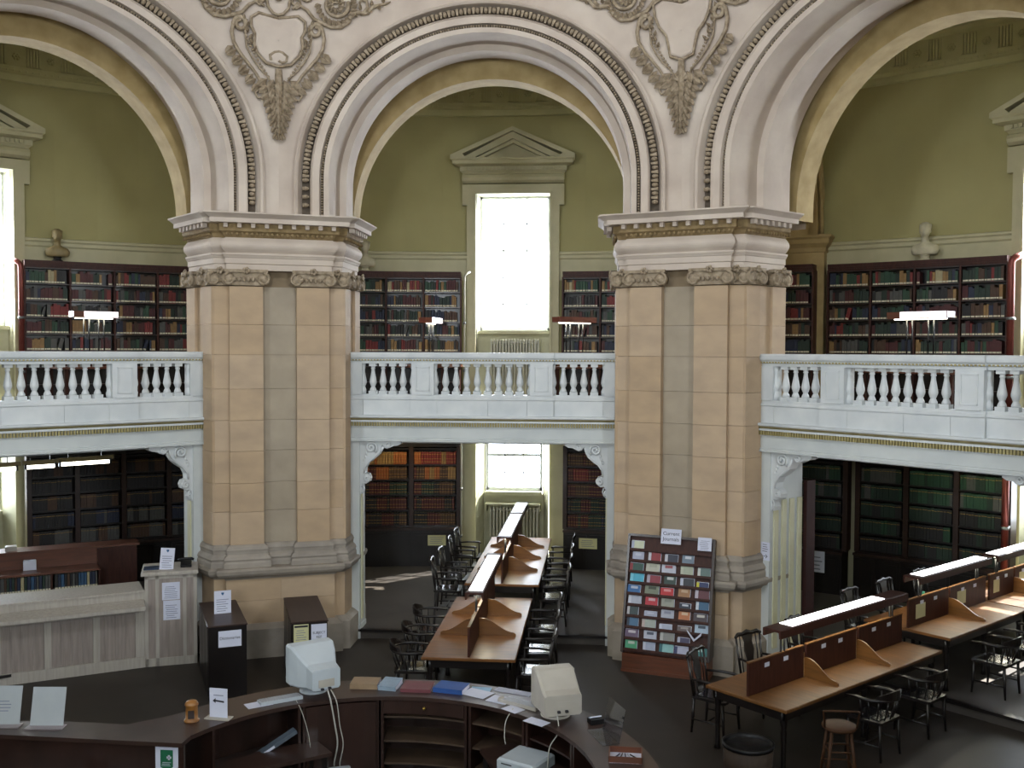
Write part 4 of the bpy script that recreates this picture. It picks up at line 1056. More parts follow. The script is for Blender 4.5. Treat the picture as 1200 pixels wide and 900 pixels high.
# ============================================================ CHAIRS
def chair_proto(kind):
    t = thing(kind, 'x', 'chair', Matrix.Identity(4))
    m = BWOOD
    b = MB()
    b.prism([(-.22, -.2), (-.2, -.22), (.2, -.22), (.22, -.2), (.25, .2), (.22, .24), (-.22, .24), (-.25, .2)], .425, .455); b.build('seat', m, t)
    b = MB(); b.prism([(-.17, -.16), (.17, -.16), (.19, .18), (-.19, .18)], .455, .463); b.build('seat_pad', mat('black_leather', '17171a', '1d1d20', .16, 8, coat=.8), t)
    for x, y in ((-.2, -.19), (.2, -.19), (-.22, .2), (.22, .2)):
        b = MB(); b.tube([(x*1.06, y*1.12, 0), (x*1.02, y*1.04, .2), (x, y, .43)], [.014, .02, .018], 8); b.build('leg', m, t)
    for s in (-1, 1):
        b = MB(); b.tube([(s*.215, -.2, .17), (s*.23, .21, .17)], .011, 6); b.build('stretcher', m, t)
    b = MB(); b.tube([(-.22, 0, .17), (.22, 0, .17)], .011, 6); b.build('stretcher', m, t)
    if kind == 'armchair':
        for s in (-1, 1):
            b = MB(); b.tube([(s*.2, -.19, .44), (s*.215, -.22, .65), (s*.225, -.27, .93)], [.017, .016, .014], 8); b.build('back_post', m, t)
            b = MB(); b.tube([(s*.215, -.22, .66), (s*.25, -.05, .67), (s*.265, .15, .665), (s*.25, .2, .65)], [.015, .018, .02, .014], 8); b.build('arm', m, t)
            b = MB(); b.tube([(s*.225, .16, .44), (s*.25, .16, .655)], .013, 6); b.build('arm_support', m, t)
        b = MB()
        P = [(-.245, -.265, .93), (-.18, -.285, .955), (-.08, -.295, .945), (0, -.3, .965), (.08, -.295, .945), (.18, -.285, .955), (.245, -.265, .93)]
        b.tube(P, [.014, .022, .02, .026, .02, .022, .014], 8, flat=1.4); b.build('top_rail', m, t)
        b = MB(); 
        rings = []
        for z, y, w_ in ((.455, -.2, .05), (.52, -.205, .075), (.62, -.22, .055), (.74, -.245, .09), (.84, -.265, .07), (.94, -.29, .10)):
            rings.append([(-w_, y-.008, z), (w_, y-.008, z), (w_, y+.008, z), (-w_, y+.008, z)])
        b.loft(rings); b.build('splat', m, t)
        for s in (-1, 1):
            b = MB(); b.tube([(s*.14, -.2, .455), (s*.15, -.235, .7), (s*.15, -.28, .94)], .009, 6); b.build('back_spindle', m, t)
    else:
        # low round-backed captain's chair
        P = [(.26*math.sin(q), -.02-.25*math.cos(q), .70) for q in [-PI*.62+PI*1.24*i/16 for i in range(17)]]
        P = [(P[0][0]*.95, .23, .68)]+P+[(P[-1][0]*.95, .23, .68)]
        b = MB(); b.tube(P, [.02]+[.024]*17+[.02], 8, flat=.8); b.build('arm_bow', m, t)
        b = MB(); Q = [(.245*math.sin(q), -.03-.245*math.cos(q), .70) for q in [-PI*.33+PI*.66*i/10 for i in range(11)]]
        rings = [[(x, y-.022, .71), (x, y+.018, .71), (x, y+.012-.02, .71+.09*math.sin(PI*(.1+.8*i/10))+.02), (x, y-.03, .71+.09*math.sin(PI*(.1+.8*i/10))+.02)] for i, (x, y, z) in enumerate(Q)]
        b.loft(rings); b.build('crest', m, t)
        for i in range(9):
            q = -PI*.58+PI*1.16*i/8
            b = MB(); b.tube([(.2*math.sin(q), -.01-.19*math.cos(q), .45), (.23*math.sin(q), -.02-.225*math.cos(q), .57), (.255*math.sin(q), -.02-.245*math.cos(q), .69)], [.009, .012, .009], 6); b.build('spindle', m, t)
    return t
proto = {}
def chair(kind, M, label, group):
    if kind not in proto:
        t = chair_proto(kind); t.matrix_world = M; WM[t.name] = M; t['label'] = label; t['group'] = group; proto[kind] = t
        return t
    return dup(proto[kind], M, label, group)
od = ['first', 'second', 'third', 'fourth', 'fifth']
GL = 'chairs around the central reading desks'
# local chair faces +y ; rotate -90deg -> faces +x
for i, y in enumerate((5.45, 6.35, 7.3)):
    chair('captains_chair', T(-.62-.02*i, y, -.2) @ Rz(-PI/2+.12), 'dark round-backed chair, %s from the near end, left of the near central desk' % od[i], GL)
for i, y in enumerate((5.45, 6.4, 7.45)):
    chair('armchair', T(1.03, y, -.2) @ Rz(PI/2+.05*(i-1)), 'dark armchair, %s from the near end, right of the near central desk' % od[i], GL)
for i, y in enumerate((9.3, 10.15, 11.25, 12.1)):
    chair('armchair', T(-.72, y, -.06) @ Rz(-PI/2+.05*(-1)**i), 'dark armchair, %s from the near end, left of the far central desk' % od[i], GL)
for i, y in enumerate((8.9, 9.75, 10.7, 11.75)):
    chair('armchair', T(1.12, y, -.06) @ Rz(PI/2+.04*(-1)**i), 'dark armchair, %s from the near end, right of the far central desk' % od[i], GL)
GR = 'chairs around the right reading desks'
for i, r in enumerate((5.7, 6.75, 7.9)):
    chair('armchair', rM(-1.0-.05*i, r, -.2, yaw=-PI/2+(.25, -.1, .1)[i]), ('dark armchair beside the journal rack, behind the near right desk', 'dark splat-backed armchair behind the near right desk, below its lamp', 'dark armchair behind the far end of the near right desk')[i], GR)
for i, r in enumerate((6.6, 7.7)):
    chair('captains_chair', rM(.62, r, -.2, yaw=PI/2), ('dark chair tucked in next to the round stool, near right desk', 'dark round-backed chair at the far right corner of the near right desk')[i], GR)
for i, r in enumerate((9.5, 10.5, 11.6)):
    chair('armchair', rM(-1.22, r, -.06, yaw=-PI/2), ('%s shiny-backed chair behind the middle and far right desks, counted from the pier' % od[i]), GR)
for i, r in enumerate((9.4, 10.35, 11.4, 12.3)):
    chair('captains_chair', rM(.78, r, -.06, yaw=PI/2), '%s round-backed chair along the front of the raised right desks' % od[i], GR)
# stool
M = T(4.5, 3.35, -.2); t = thing('stool', 'round-seated wooden stool with backrest, front of the near right desk', 'stool', M)
b = MB(); b.M = M; b.lathe([(.0, .60), (.17, .60), (.185, .615), (.185, .635), (.17, .645), (0, .64)], 20); b.build('seat', mat('worn_brown_wood', '4a2f1b', '3a2414', .6, 6, spec=.25), t)
for i in range(4):
    q = PI/4+i*PI/2; b = MB(); b.M = M; b.tube([(.23*math.cos(q), .23*math.sin(q), 0), (.14*math.cos(q), .14*math.sin(q), .61)], [.016, .019], 8); b.build('leg', mat('worn_brown_wood', '7a4e2c'), t)
    q2 = q+PI/2
    for z, rr in ((.2, .20), (.38, .175)):
        b = MB(); b.M = M; b.tube([(rr*math.cos(q), rr*math.sin(q), z), (rr*math.cos(q2), rr*math.sin(q2), z)], .009, 6); b.build('rung', mat('worn_brown_wood', '7a4e2c'), t)
b = MB(); b.M = M; b.tube([(-.17, -.08, .64), (-.19, -.1, .82), (-.13, -.2, .86), (0, -.23, .87), (.13, -.2, .86), (.19, -.1, .82), (.17, -.08, .64)], .011, 6); b.build('back_hoop', mat('worn_brown_wood', '7a4e2c'), t)
# waste basket
M = T(3.52, 3.30, -.2); t = thing('waste_bin', 'brown cylindrical waste bin with a black liner under the near right desk', 'bin', M)
b = MB(); b.M = M; b.lathe([(.25, 0), (.275, .42), (.265, .42), (.24, .02)], 24); b.build('bin_wall', mat('bin_brown', '3f3023', '33261b', .7, 8, stretch=(3, 3, .3)), t)
b = MB(); b.M = M; b.lathe([(.28, .39), (.285, .43), (.265, .435), (.25, .4), (.23, .2)], 24); b.build('bin_liner', BLACKM, t)

# gallery reading lamps on their desks
def gallery_lamp(th, R, label, yaw=0, w_=.5, two=False, bright=False):
    M = secM(R, rd(th)) @ T(0, 0, 3.45) @ Rz(yaw)
    t = thing('reading_lamp', label, 'lamp', M)
    b = MB(); b.M = M; b.prism([(-w_, 1.60), (-w_, 1.70), (w_, 1.70), (w_, 1.60), (w_-.02, 1.59), (-w_+.02, 1.59)], -.14, .14, 'y'); h = b.build('lamp_hood', mat('glossy_red_wood', '7c4334', '6a3629', .3, 5, coat=.5) if not bright else RWOOD, t)
    if bright:
        b = MB(); b.M = M; b.box(-w_*.55, w_-.01, -.147, -.139, 1.598, 1.70); b.build('lit_or_glare_panel', mat('hood_glare', (1, .9, .92), (1, .9, .92), .4, 3, emit=.75), h)  # window light on the hood face painted as a glowing strip
    b = MB(); b.M = M; b.tube([(-w_+.06, 0, 1.585), (w_-.06, 0, 1.585)], .012, 8); b.build('lamp_tube', TUBE, h)
    for x in (-w_*.45, -w_*.45+.09, w_*.45-.09, w_*.45):
        b = MB(); b.M = M; b.tube([(x, 0, .98), (x, 0, 1.6)], .011, 8); b.build('lamp_post', BLACKM, t)
    l = D.lights.new('gallery_lamp_light', 'AREA'); l.shape = 'RECTANGLE'; l.size = w_*1.7; l.size_y = .1; l.energy = 4; l.color = (1, .93, .7)
    o = D.objects.new('gallery_lamp_light', l); COL.objects.link(o); o.matrix_world = M @ T(0, 0, 1.57)
    # desk below
    Md = M
    d = thing('gallery_desk', label.replace('lamp', 'desk').split(' with')[0]+' on the gallery', 'desk', Md)
    b = MB(); b.M = Md; b.box(-w_-.3, w_+.3, -.5, .5, .71, .75); b.build('desk_top', RWOOD, d)
    b = MB(); b.M = Md; b.box(-w_-.3, w_+.3, -.015, .015, .75, .98); b.build('partition_panel', MWOOD, d)
    for x in (-w_-.22, w_+.22):
        for y in (-.42, .42):
            b = MB(); b.M = Md; b.box(x-.03, x+.03, y-.03, y+.03, 0, .71); b.build('leg', MWOOD, d)
        b = MB(); wave_divider(b, None, .45, .26, 1); b2 = MB(); b2.M = Md @ T(x*.6, 0, .75) @ Rz(-PI/2); b2.add(b.v, b.f); b2.build('wavy_divider', OAK, d)
gallery_lamp(-37.4, 11.4, 'white-topped lamp on thin posts behind the left balustrade', .15, .38, bright=True)
gallery_lamp(-7.1, 12.3, 'small red-brown lamp with glowing underside left of the radiator', PI/2-.25, .36)
gallery_lamp(6.7, 11.8, 'red-brown lamp with glowing underside right of the radiator', .7, .42)
gallery_lamp(38.0, 11.4, 'long lamp with bright white face behind the right balustrade', -.1, .5, bright=True)

# ============================================================ JOURNAL RACK
M = T(2.835, 6.78, -.2) @ Rz(rd(-17.4)); t = thing('journal_rack', 'dark wooden rack of journals leaning before the right stone pier', 'display rack', M)
RW, RH = .635, 1.95
lean = math.atan2(.38, RH-.28)
Ml = M @ T(0, .0, .28) @ Matrix.Rotation(-lean, 4, 'X')       # local z runs up the slope
def rb(): b = MB(); b.M = M; return b
def lb_(): b = MB(); b.M = Ml; return b
RL = (RH-.28)/math.cos(lean)
b = rb(); b.box(-RW, RW, -.02, .34, .0, .27); b.box(-RW-.01, RW+.01, -.035, .36, .0, .05); b.build('base_box', RWOOD, t)
b = lb_(); b.box(-RW, RW, .02, .04, 0, RL); b.build('back_panel', MWOOD, t)
for s in (-1, 1):
    b = lb_(); b.box(s*RW-.018, s*RW+.018, -.04, .05, 0, RL+.01); b.build('side_frame', DWOOD, t)
    b = rb(); b.prism([(0.0, .27), (.34, .27), (.42, RH-.1), (.40, RH)], s*RW-.015, s*RW+.015, 'x'); b.build('side_panel', BWOOD, t)
b = lb_(); b.box(-RW, RW, -.04, .05, RL-.02, RL+.015); b.build('top_rail', DWOOD, t)
NR = 10; rowh = (RL-.1)/NR
colx = [-.5, -.25, .0, .25, .5]
for r in range(NR):
    z = .02+r*rowh
    b = lb_(); b.box(-RW+.018, RW-.018, -.03, .02, z, z+.012); b.box(-RW+.018, RW-.018, -.03, -.022, z, z+.045); b.build('ledge', MWOOD, t)
jc = [  # top row first: (column, cover, panel colour, name)
 (0,0,'c9d0b4','a8b0c4','pale green journal'),
 (1,0,'a9aec4','c3c7d8','lilac journal'),(1,1,'8e2028','c8c8d0','red journal with a label'),(1,2,'20263c','c4c4cc','dark blue journal'),(1,3,'6d7f90','c9ced8','grey-blue journal'),
 (2,0,'1f4a40','8a3038','dark green journal'),(2,1,'b9b8a8','a8a898','plain cream journal'),(2,2,'c0c2d0','9c5058','white journal with red marks'),(2,3,'a9b09c','bcc0ac','pale sage journal'),(2,4,'5c7470','c8ccc8','grey-green journal'),
 (3,0,'4ab0cc','78c8dc','turquoise journal'),(3,1,'8c2838','b0a8b8','crimson journal'),(3,2,'284038','c8ccc8','dark green striped journal'),(3,3,'202430','c0c4d4','black and white journal'),(3,4,'1c2c60','d0c838','navy journal with yellow spine'),
 (4,0,'2464a0','c0c8d8','blue journal'),(4,1,'78806c','404838','olive patterned journal'),(4,2,'c01c24','e09090','bright red journal'),(4,3,'a4764c','c8a888','tan journal'),(4,4,'5c2430','c0b8c4','maroon journal'),
 (5,0,'b4b8c8','d0d4e0','white journal in two copies'),(5,1,'b81c30','d8a8b0','red and white journal'),(5,2,'9a9c90','84867c','grey journal'),(5,3,'202c40','c8ccd8','low navy journal'),(5,4,'2c5c80','c8d0dc','blue journal with a white leaf'),
 (6,0,'283c40','c0bcc0','dark teal journal'),(6,1,'a8aec4','c4c8d8','small pale blue journal'),(6,2,'b0b4c4','8c90a4','pale grey journal'),(6,3,'c07444','d8b898','orange journal'),(6,4,'40343c','c8c4bc','brown journal behind a cream sheet'),
 (7,0,'3c688c','182c44','blue journal with a dark bird shape'),(7,1,'a8b0a8','b8a8a4','pale mottled journal'),(7,2,'b0b8cc','c8d0e0','small white journal'),(7,3,'645858','9c9490','low grey-brown journal'),(7,4,'a8bcd0','384858','journal with fallen open pages'),
 (8,0,'604c68','c8c0c8','purple journal'),(8,1,'b8bccc','4c5468','white journal with dark marks'),(8,2,'8c8c88','b8b8b4','grey journal in two copies'),(8,3,'403c60','b4b8cc','low violet journal'),
 (9,0,'4ca078','b8c8b8','green and white journal, bottom row'),(9,1,'a4acc4','c4c8d8','pale blue journal, bottom row'),(9,2,'8cc0c0','2c6870','pale teal journal, bottom row'),(9,3,'b4b8d0','38406c','white journal with a blue bar, bottom row'),(9,4,'308080','b0d0cc','teal journal, bottom row')]
rnames = ['top', 'second', 'third', 'fourth', 'fifth', 'sixth', 'seventh', 'eighth', 'ninth', 'lowest']
rj = random.Random(3)
for r, c, c1, c2, nm in jc:
    h = .15+rj.uniform(-.015, .01); w_ = .092+rj.uniform(-.01, .012)
    if 'small' in nm or 'low ' in nm: h = .10
    z = .02+(NR-1-r)*rowh+.013; x = colx[c]+rj.uniform(-.02, .02)
    Mj = Ml @ T(x, -.006, z) @ Matrix.Rotation(-.06, 4, 'X') @ Matrix.Rotation(rj.uniform(-.03, .03), 4, 'Y')
    m1 = col('cover_'+c1, c1, .45); m2 = col('cover_'+c2, c2, .5)
    q = thing('journal', '%s in the %s row of the rack' % (nm.replace(', bottom row', ''), rnames[r]), 'journal', Mj, 'journals on the rack')
    b = MB(); b.M = Mj; b.box(-w_, w_, -.008, 0, 0, h); b.build('cover', m1, q)
    b = MB(); b.M = Mj
    if rj.random() < .5: b.box(-w_*.5, w_*.6, -.0095, -.008, h*.62, h*.88)
    else: b.box(-w_, -w_*.55, -.0095, -.008, 0.004, h-.004)
    b.build('title_panel', m2, q)
    b = MB(); b.M = Mj; b.box(-w_+.004, w_+.006, 0, .012, .0, h+.006); b.build('pages', PAPER, q)
# open pages hanging from the eighth row
Mj = Ml @ T(.42, -.05, .02+1.3*rowh)
b = MB(); b.M = Mj; b.prism([(-.10, .16), (0, .03), (.10, .12), (.11, .17), (.01, .065), (-.11, .19)], -.012, 0, 'y')
tag(b.build('loose_pages', PAPER), 'white pages hanging open at the right of the rack', 'paper')
def sign(name, label, M, w_, h, txts=(), m=PAPER, nl=0, crest=False, grp=None, th=.004, cat='sign', inkm=None):
    t = thing(name, label, cat, M, grp)
    b = MB(); b.M = M; b.box(-w_/2, w_/2, 0, th, 0, h); b.build('card', m, t)
    for s_, size, z in txts: text(s_, size, M @ T(0, -.0012, z) @ UP, t, inkm or INK)
    if nl: lines(-w_*.38, w_*.38, h*.06, h*(.8 if not crest else .66), nl, 0, M, t, INKG)
    if crest:
        b = MB(); b.M = M; b.prism([(-.018, h*.86+.02), (.018, h*.86+.02), (.018, h*.86), (0, h*.86-.022), (-.018, h*.86)], -.002, 0, 'y'); b.build('crest', INKB, t)
    return t
sign('rack_sign', 'white sign reading Current Journals on top of the journal rack', Ml @ T(-.0, -.045, RL-.10), .30, .22, [('Current', .075, .15), ('Journals', .075, .07)])
sign('notice', 'white printed notice at the top right of the journal rack', Ml @ T(.50, -.045, RL-.16), .20, .19, nl=7)

# ============================================================ ENQUIRY DESK
DC = (-.1, .6); ZD = .85
t = thing('enquiry_desk', 'long curved dark enquiry desk with open shelves across the bottom of the view', 'desk', T(DC[0], DC[1]+2.2, -.2))
def arcp(r, a0, a1, n=28): return [(DC[0]+r*math.cos(a0+(a1-a0)*i/n), DC[1]+r*math.sin(a0+(a1-a0)*i/n)) for i in range(n+1)]
th_s = rd(-25); th_e = rd(152)
outer = arcp(2.56, th_s, rd(146)); inner = arcp(2.0, th_s, rd(158))
top_poly = outer+[(-2.32, 1.88), (-2.68, 1.56), (-3.4, 1.58), (-5.2, 1.42), (-5.2, 1.14), (-3.8, 1.2), (-1.96, 1.16)]+inner[::-1]
b = MB(); b.prism(top_poly, ZD-.04, ZD); b.build('counter_top', mat('counter_wood', '3d2c26', '30221d', .36, 4, stretch=(1, 1, 1), coat=.2), t)
b = MB(); b.sweep(arcp(2.46, th_s, rd(146)), [(0, -.2), (.04, -.2), (.04, ZD-.04), (0, ZD-.04)], side=1); b.build('outer_panel', DWOOD, t)
b = MB(); b.box(-5.2, -2.7, 1.46, 1.5, -.2, ZD-.04); b.build('outer_panel', DWOOD, t)
b = MB(); b.box(-5.2, -1.98, 1.22, 1.25, -.2, ZD-.04); b.build('inner_panel', DWOOD, t)
# carcass modules on the staff side
mods = [rd(x) for x in (-20, 6, 31, 52, 72, 99, 122, 150)]
for i, (a0, a1) in enumerate(zip(mods, mods[1:])):
    for aa in (a0+.012, a1-.012):
        M = T(DC[0], DC[1], 0) @ Rz(aa); b = MB(); b.M = M; b.box(2.03, 2.46, -.014, .014, -.2, ZD-.04); b.build('upright', DWOOD, t)
    zs = [(-.14), .12, .36, .62] if i in (4, 5, 2, 3) else [-.14, .30]
    if i == 5: zs = [-.14]
    for z in zs:
        pts = arcp(2.06, a0+.02, a1-.02, 6)+arcp(2.45, a0+.02, a1-.02, 6)[::-1]
        b = MB(); b.prism(pts, z-.02, z); b.build('shelf', mat('worn_shelf_wood', '4b3a2c', '3a2c21', .6, 5) if i in (4, 3) and z > 0 else DWOOD, t)
    if i == 4:
        pts = arcp(2.05, a0+.02, a1-.02, 6)+arcp(2.02, a0+.02, a1-.02, 6)[::-1]
        b = MB(); b.prism(pts, .66, .80); d = b.build('drawer', DWOOD, t)
        am = (a0+a1)/2; b = MB(); b.ell((DC[0]+2.0*math.cos(am), DC[1]+2.0*math.sin(am), .73), (.018, .018, .018), 8, 6); b.build('knob', BRASS, d)
    if i == 5:
        pts = arcp(2.04, a0+.02, a1-.02, 6)+arcp(2.01, a0+.02, a1-.02, 6)[::-1]
        b = MB(); b.prism(pts, -.15, ZD-.06); b.build('door', DWOOD, t)
# lower work tables inside the ring
def worktable(poly, z, label, M0):
    q = thing('work_table', label, 'table', M0)
    b = MB(); b.prism(poly, z-.035, z); b.build('table_top', mat('counter_wood', '3d2c26'), q)
    cxm = sum(p[0] for p in poly)/len(poly); cym = sum(p[1] for p in poly)/len(poly)
    for p in poly:
        x = p[0]+(cxm-p[0])*.12; y = p[1]+(cym-p[1])*.12
        b = MB(); b.box(x-.025, x+.025, y-.025, y+.025, -.2, z-.035); b.build('leg', BWOOD, q)
worktable([(-1.72, 1.45), (-.80, 2.12), (-1.05, 2.42), (-1.52, 2.12), (-1.82, 1.75)], .42, 'low dark side table inside the left curve of the enquiry desk', T(-1.35, 1.9, -.2))
worktable([(.68, 2.35), (1.0, 2.55), (1.62, 1.95), (1.75, 1.3), (1.35, 1.2), (1.05, 1.5)], .42, 'low dark table under the right monitor, carrying a white computer', T(1.25, 1.9, -.2))

# ---- things on and in the enquiry desk
def monitor(M, label, m, w_=.40, h=.38, dpt=.42, style=0):
    # local: screen faces +y, back towards -y
    t = thing('crt_monitor', label, 'monitor', M)
    def rr(wx, z0, z1, y, r=.02):
        return [(-wx+r, y, z0), (wx-r, y, z0), (wx, y, z0+r), (wx, y, z1-r), (wx-r, y, z1), (-wx+r, y, z1), (-wx, y, z1-r), (-wx, y, z0+r)]
    b = MB(); b.M = M
    W = w_/2; z0 = .07
    if style == 0:
        b.loft([rr(W, z0, z0+h, 0), rr(W, z0, z0+h, -.10), rr(W*.97, z0+.005, z0+h-.005, -.13), rr(W*.86, z0+.01, z0+h*.86, -.24), rr(W*.66, z0+.03, z0+h*.66, -.38), rr(W*.62, z0+.04, z0+h*.60, -dpt)])
    else:
        b.loft([rr(W, z0, z0+h, 0), rr(W, z0, z0+h, -.12), rr(W*.95, z0, z0+h*.98, -.15), rr(W*.92, z0, z0+h*.62, -.34), rr(W*.90, z0+.01, z0+h*.55, -dpt)])
    b.build('casing', m, t, bevel=.004)
    b = MB(); b.M = M; b.loft([rr(W*.86, z0+.045, z0+h-.035, .0, .02), rr(W*.84, z0+.05, z0+h-.04, .006, .02)]); b.build('screen', mat('dark_glass', '0c1114', '0e1418', .12, 3), t)
    b = MB(); b.M = M; b.lathe([(.15, 0), (.15, .012), (.10, .022), (.055, .035), (.055, .05), (.12, .07)], 20, c=(0, -.16, 0)); b.build('swivel_base', m, t)
    b = MB(); b.M = M
    for i in range(9):
        y = -.17-.02*i; z = z0+h*(.93 if style else .9)-(.024 if style else .021)*i*.8
        b.box(-W*.45, W*.45, y, y+.006, z-.03, z+.004)
    b.build('vent_slats', mat('vent_grey', '7f868b', None, .6), t, kind='stuff')
    b = MB(); b.M = M; b.box(-W*.35, W*.35, -dpt-.004, -dpt+.002, z0+.07, z0+.15); b.build('rear_label', INKG if False else PCB, t)
    for x in (-.05, .03):
        b = MB(); b.M = M; b.box(x-.014, x+.014, -dpt-.03, -dpt, z0+.045, z0+.065); b.build('plug', mat('plug_dark', '2c2c30'), t)
    return t
monitor(T(-1.10, 2.62, ZD) @ Rz(rd(38)) @ T(0, .26, 0), 'cool white monitor seen from behind at the left of the enquiry desk', PCW, .50, .43, .52)
monitor(T(1.47, 2.20, ZD) @ Rz(rd(20)) @ T(0, .2, 0), 'beige monitor with handle recess at the right of the enquiry desk', PCB, .42, .39, .42, 1)
def keyboard(M, label, m):
    t = thing('keyboard', label, 'keyboard', M)
    b = MB(); b.M = M; b.prism([(-.08, 0), (.08, 0), (.08, .018), (-.08, .035)], -.22, .22, 'x'); b.build('case', m, t)
    b = MB(); b.M = M
    for i in range(14):
        for j in range(5): b.box(-.205+.0295*i, -.181+.0295*i, -.065+.027*j, -.043+.027*j, .028-.002*j, .036-.002*j)
    b.build('keys', mat('key_grey', 'a5a9b0', None, .5), t, kind='stuff')
    return t
keyboard(T(-1.42, 2.36, ZD) @ Rz(rd(35)), 'white keyboard in front of the left monitor on the enquiry desk', PCW)
keyboard(T(1.10, 2.48, ZD) @ Rz(rd(-30)), 'beige keyboard beside the right monitor on the enquiry desk', PCB)
def cable(pts, label, m=CORD, r=.006):
    b = MB(); P = []
    V = [Vector(p) for p in pts]
    for i in range(len(V)-1):
        p0 = V[max(i-1, 0)]; p1 = V[i]; p2 = V[i+1]; p3 = V[min(i+2, len(V)-1)]
        for j in range(6):
            s = j/6; P.append(.5*((2*p1)+(-p0+p2)*s+(2*p0-5*p1+4*p2-p3)*s*s+(-p0+3*p1-3*p2+p3)*s**3))
    P.append(V[-1]); b.tube(P, r, 6); return tag(b.build('cable', m), label, 'cable')
cable([(-.93, 2.42, .96), (-.88, 2.36, .86), (-.84, 2.38, .6), (-.82, 2.40, .4), (-.86, 2.42, .2), (-.88, 2.5, .11)], 'thick white cable hanging below the left monitor, left of the pair', r=.009)
cable([(-.90, 2.43, .96), (-.82, 2.37, .85), (-.79, 2.38, .6), (-.76, 2.4, .4), (-.80, 2.42, .2), (-.82, 2.5, .11)], 'thin white cable hanging below the left monitor, right of the pair', r=.006)
cable([(-1.25, 2.36, .86), (-1.14, 2.2, .80), (-1.07, 2.18, .6), (-1.05, 2.2, .43)], 'thin white cable running from the left keyboard to the side table', r=.004)
cable([(1.48, 1.98, .96), (1.50, 1.92, .80), (1.42, 1.9, .66), (1.40, 1.9, .5), (1.40, 1.86, .43)], 'white cable from the right monitor to the computer below')
cable([(1.02, 2.34, .86), (.96, 2.2, .78), (.95, 2.16, .64), (.96, 2.16, .56)], 'short white cable looping from the right keyboard', r=.005)
# computer on the right table
M = T(1.18, 1.98, .42) @ Rz(rd(-28)); t = thing('desktop_computer', 'flat white desktop computer on the low table below the right monitor', 'computer', M)
b = MB(); b.M = M; b.cbox(-.21, .21, -.2, .2, 0, .11, .02); b.build('case', PCW, t)
b = MB(); b.M = M; b.box(-.16, -.04, -.204, -.2, .06, .07); b.build('disc_slot', mat('plug_dark', '2c2c30'), t)
b = MB(); b.M = M; b.lathe([(.012, 0), (.012, .006)], 10, M=M @ T(.12, -.2, .06) @ Matrix.Rotation(PI/2, 4, 'X') if False else T(.12, -.2, .06) @ Matrix.Rotation(PI/2, 4, 'X')); b.build('power_button', mat('plug_dark', '2c2c30'), t)
M = T(-.83, 2.55, -.2); t = thing('desktop_computer', 'blue-grey computer case low on the floor below the left monitor', 'computer', M)
b = MB(); b.M = M; b.cbox(-.18, .12, -.25, .2, 0, .33, .015); b.build('case', PCW, t)
b = MB(); b.M = M; b.box(-.12, .06, -.254, -.25, .22, .26); b.build('disc_slot', mat('plug_dark', '2c2c30'), t)
# leaning binder on the left table
M = T(-1.42, 2.16, .44) @ Rz(rd(38)) @ Matrix.Rotation(rd(-24), 4, 'Y')
t = thing('file_or_book', 'long blue-grey box file leaning under the left of the counter', 'box file', M)
b = MB(); b.M = M; b.box(-.26, .26, -.045, .045, 0, .04); b.build('case', mat('slate_card', '59636f', '4d5762', .6, 4), t)
b = MB(); b.M = M; b.box(-.2, .0, -.047, -.045, .008, .032); b.build('spine_label', PAPER, t)
# books, papers and others on the counter
def lying_book(x, y, z, rz, w_, d, h, m, label, tilt=0, cat='book', nm='book'):
    M = T(x, y, z) @ Rz(rz) @ Matrix.Rotation(tilt, 4, 'X')
    t = thing(nm, label, cat, M)
    b = MB(); b.M = M; b.box(-w_/2+.004, w_/2-.004, -d/2+.004, d/2-.004, .004, h-.004); b.build('pages', PAPER, t)
    b = MB(); b.M = M; b.box(-w_/2, w_/2, -d/2, d/2, 0, .004); b.box(-w_/2, w_/2, -d/2, d/2, h-.004, h); b.box(-w_/2, w_/2, -d/2-.003, -d/2+.001, 0, h); b.build('cover', m, t)
lying_book(-.64, 2.90, ZD, rd(2), .30, .24, .055, col('card_tan', '9a8266'), 'tan card file on the counter, right of the left monitor', 0, 'file', 'card_file')
lying_book(-.36, 2.88, ZD, rd(-8), .20, .24, .06, col('pale_blue_card', '8fa2b4'), 'pale blue and white folder on the counter next to the tan file', rd(6), 'folder', 'folder')
lying_book(-.06, 2.87, ZD, rd(0), .33, .27, .035, col('plum_cloth', '6e3a40'), 'large plum red ledger lying on the counter', 0, 'ledger', 'ledger')
lying_book(.31, 2.86, ZD, rd(-12), .33, .25, .05, col('bright_blue_cloth', '244f94'), 'blue book lying on the counter left of the loose papers', 0)
def sheet(x, y, rz, w_, d, m, label, z=ZD):
    M = T(x, y, z) @ Rz(rz); b = MB(); b.M = M; b.box(-w_/2, w_/2, -d/2, d/2, 0, .003); return tag(b.build('paper_sheet', m), label, 'paper')
sheet(.60, 2.76, rd(-28), .30, .22, PAPER, 'white sheet overlapping the blue sheet, right of the blue book', ZD+.004)
sheet(.62, 2.87, rd(-5), .22, .2, col('sky_paper', '8fb4d0'), 'light blue sheet right of the blue book', ZD)
sheet(1.02, 2.34, rd(-40), .20, .15, PAPER, 'white sheet at the counter edge below the mouse mat', ZD)
sheet(-1.60, 2.22, rd(38), .26, .16, PAPER, 'white sheet beside the left keyboard', ZD)
sheet(.98, 2.86, rd(-22), .42, .13, col('pale_board', 'a9aec0'), 'long pale board along the outer counter edge', ZD)
sheet(1.28, 2.02, rd(-35), .24, .14, PAPER, 'white sheet under the right monitor', ZD)
M = T(.86, 2.60, ZD) @ Rz(rd(-25)); t = thing('mouse_mat', 'square pale mouse mat on the counter left of the right keyboard', 'mouse mat', M)
b = MB(); b.M = M; b.box(-.12, .12, -.10, .10, 0, .005); b.build('mat_sheet', PAPER, t)
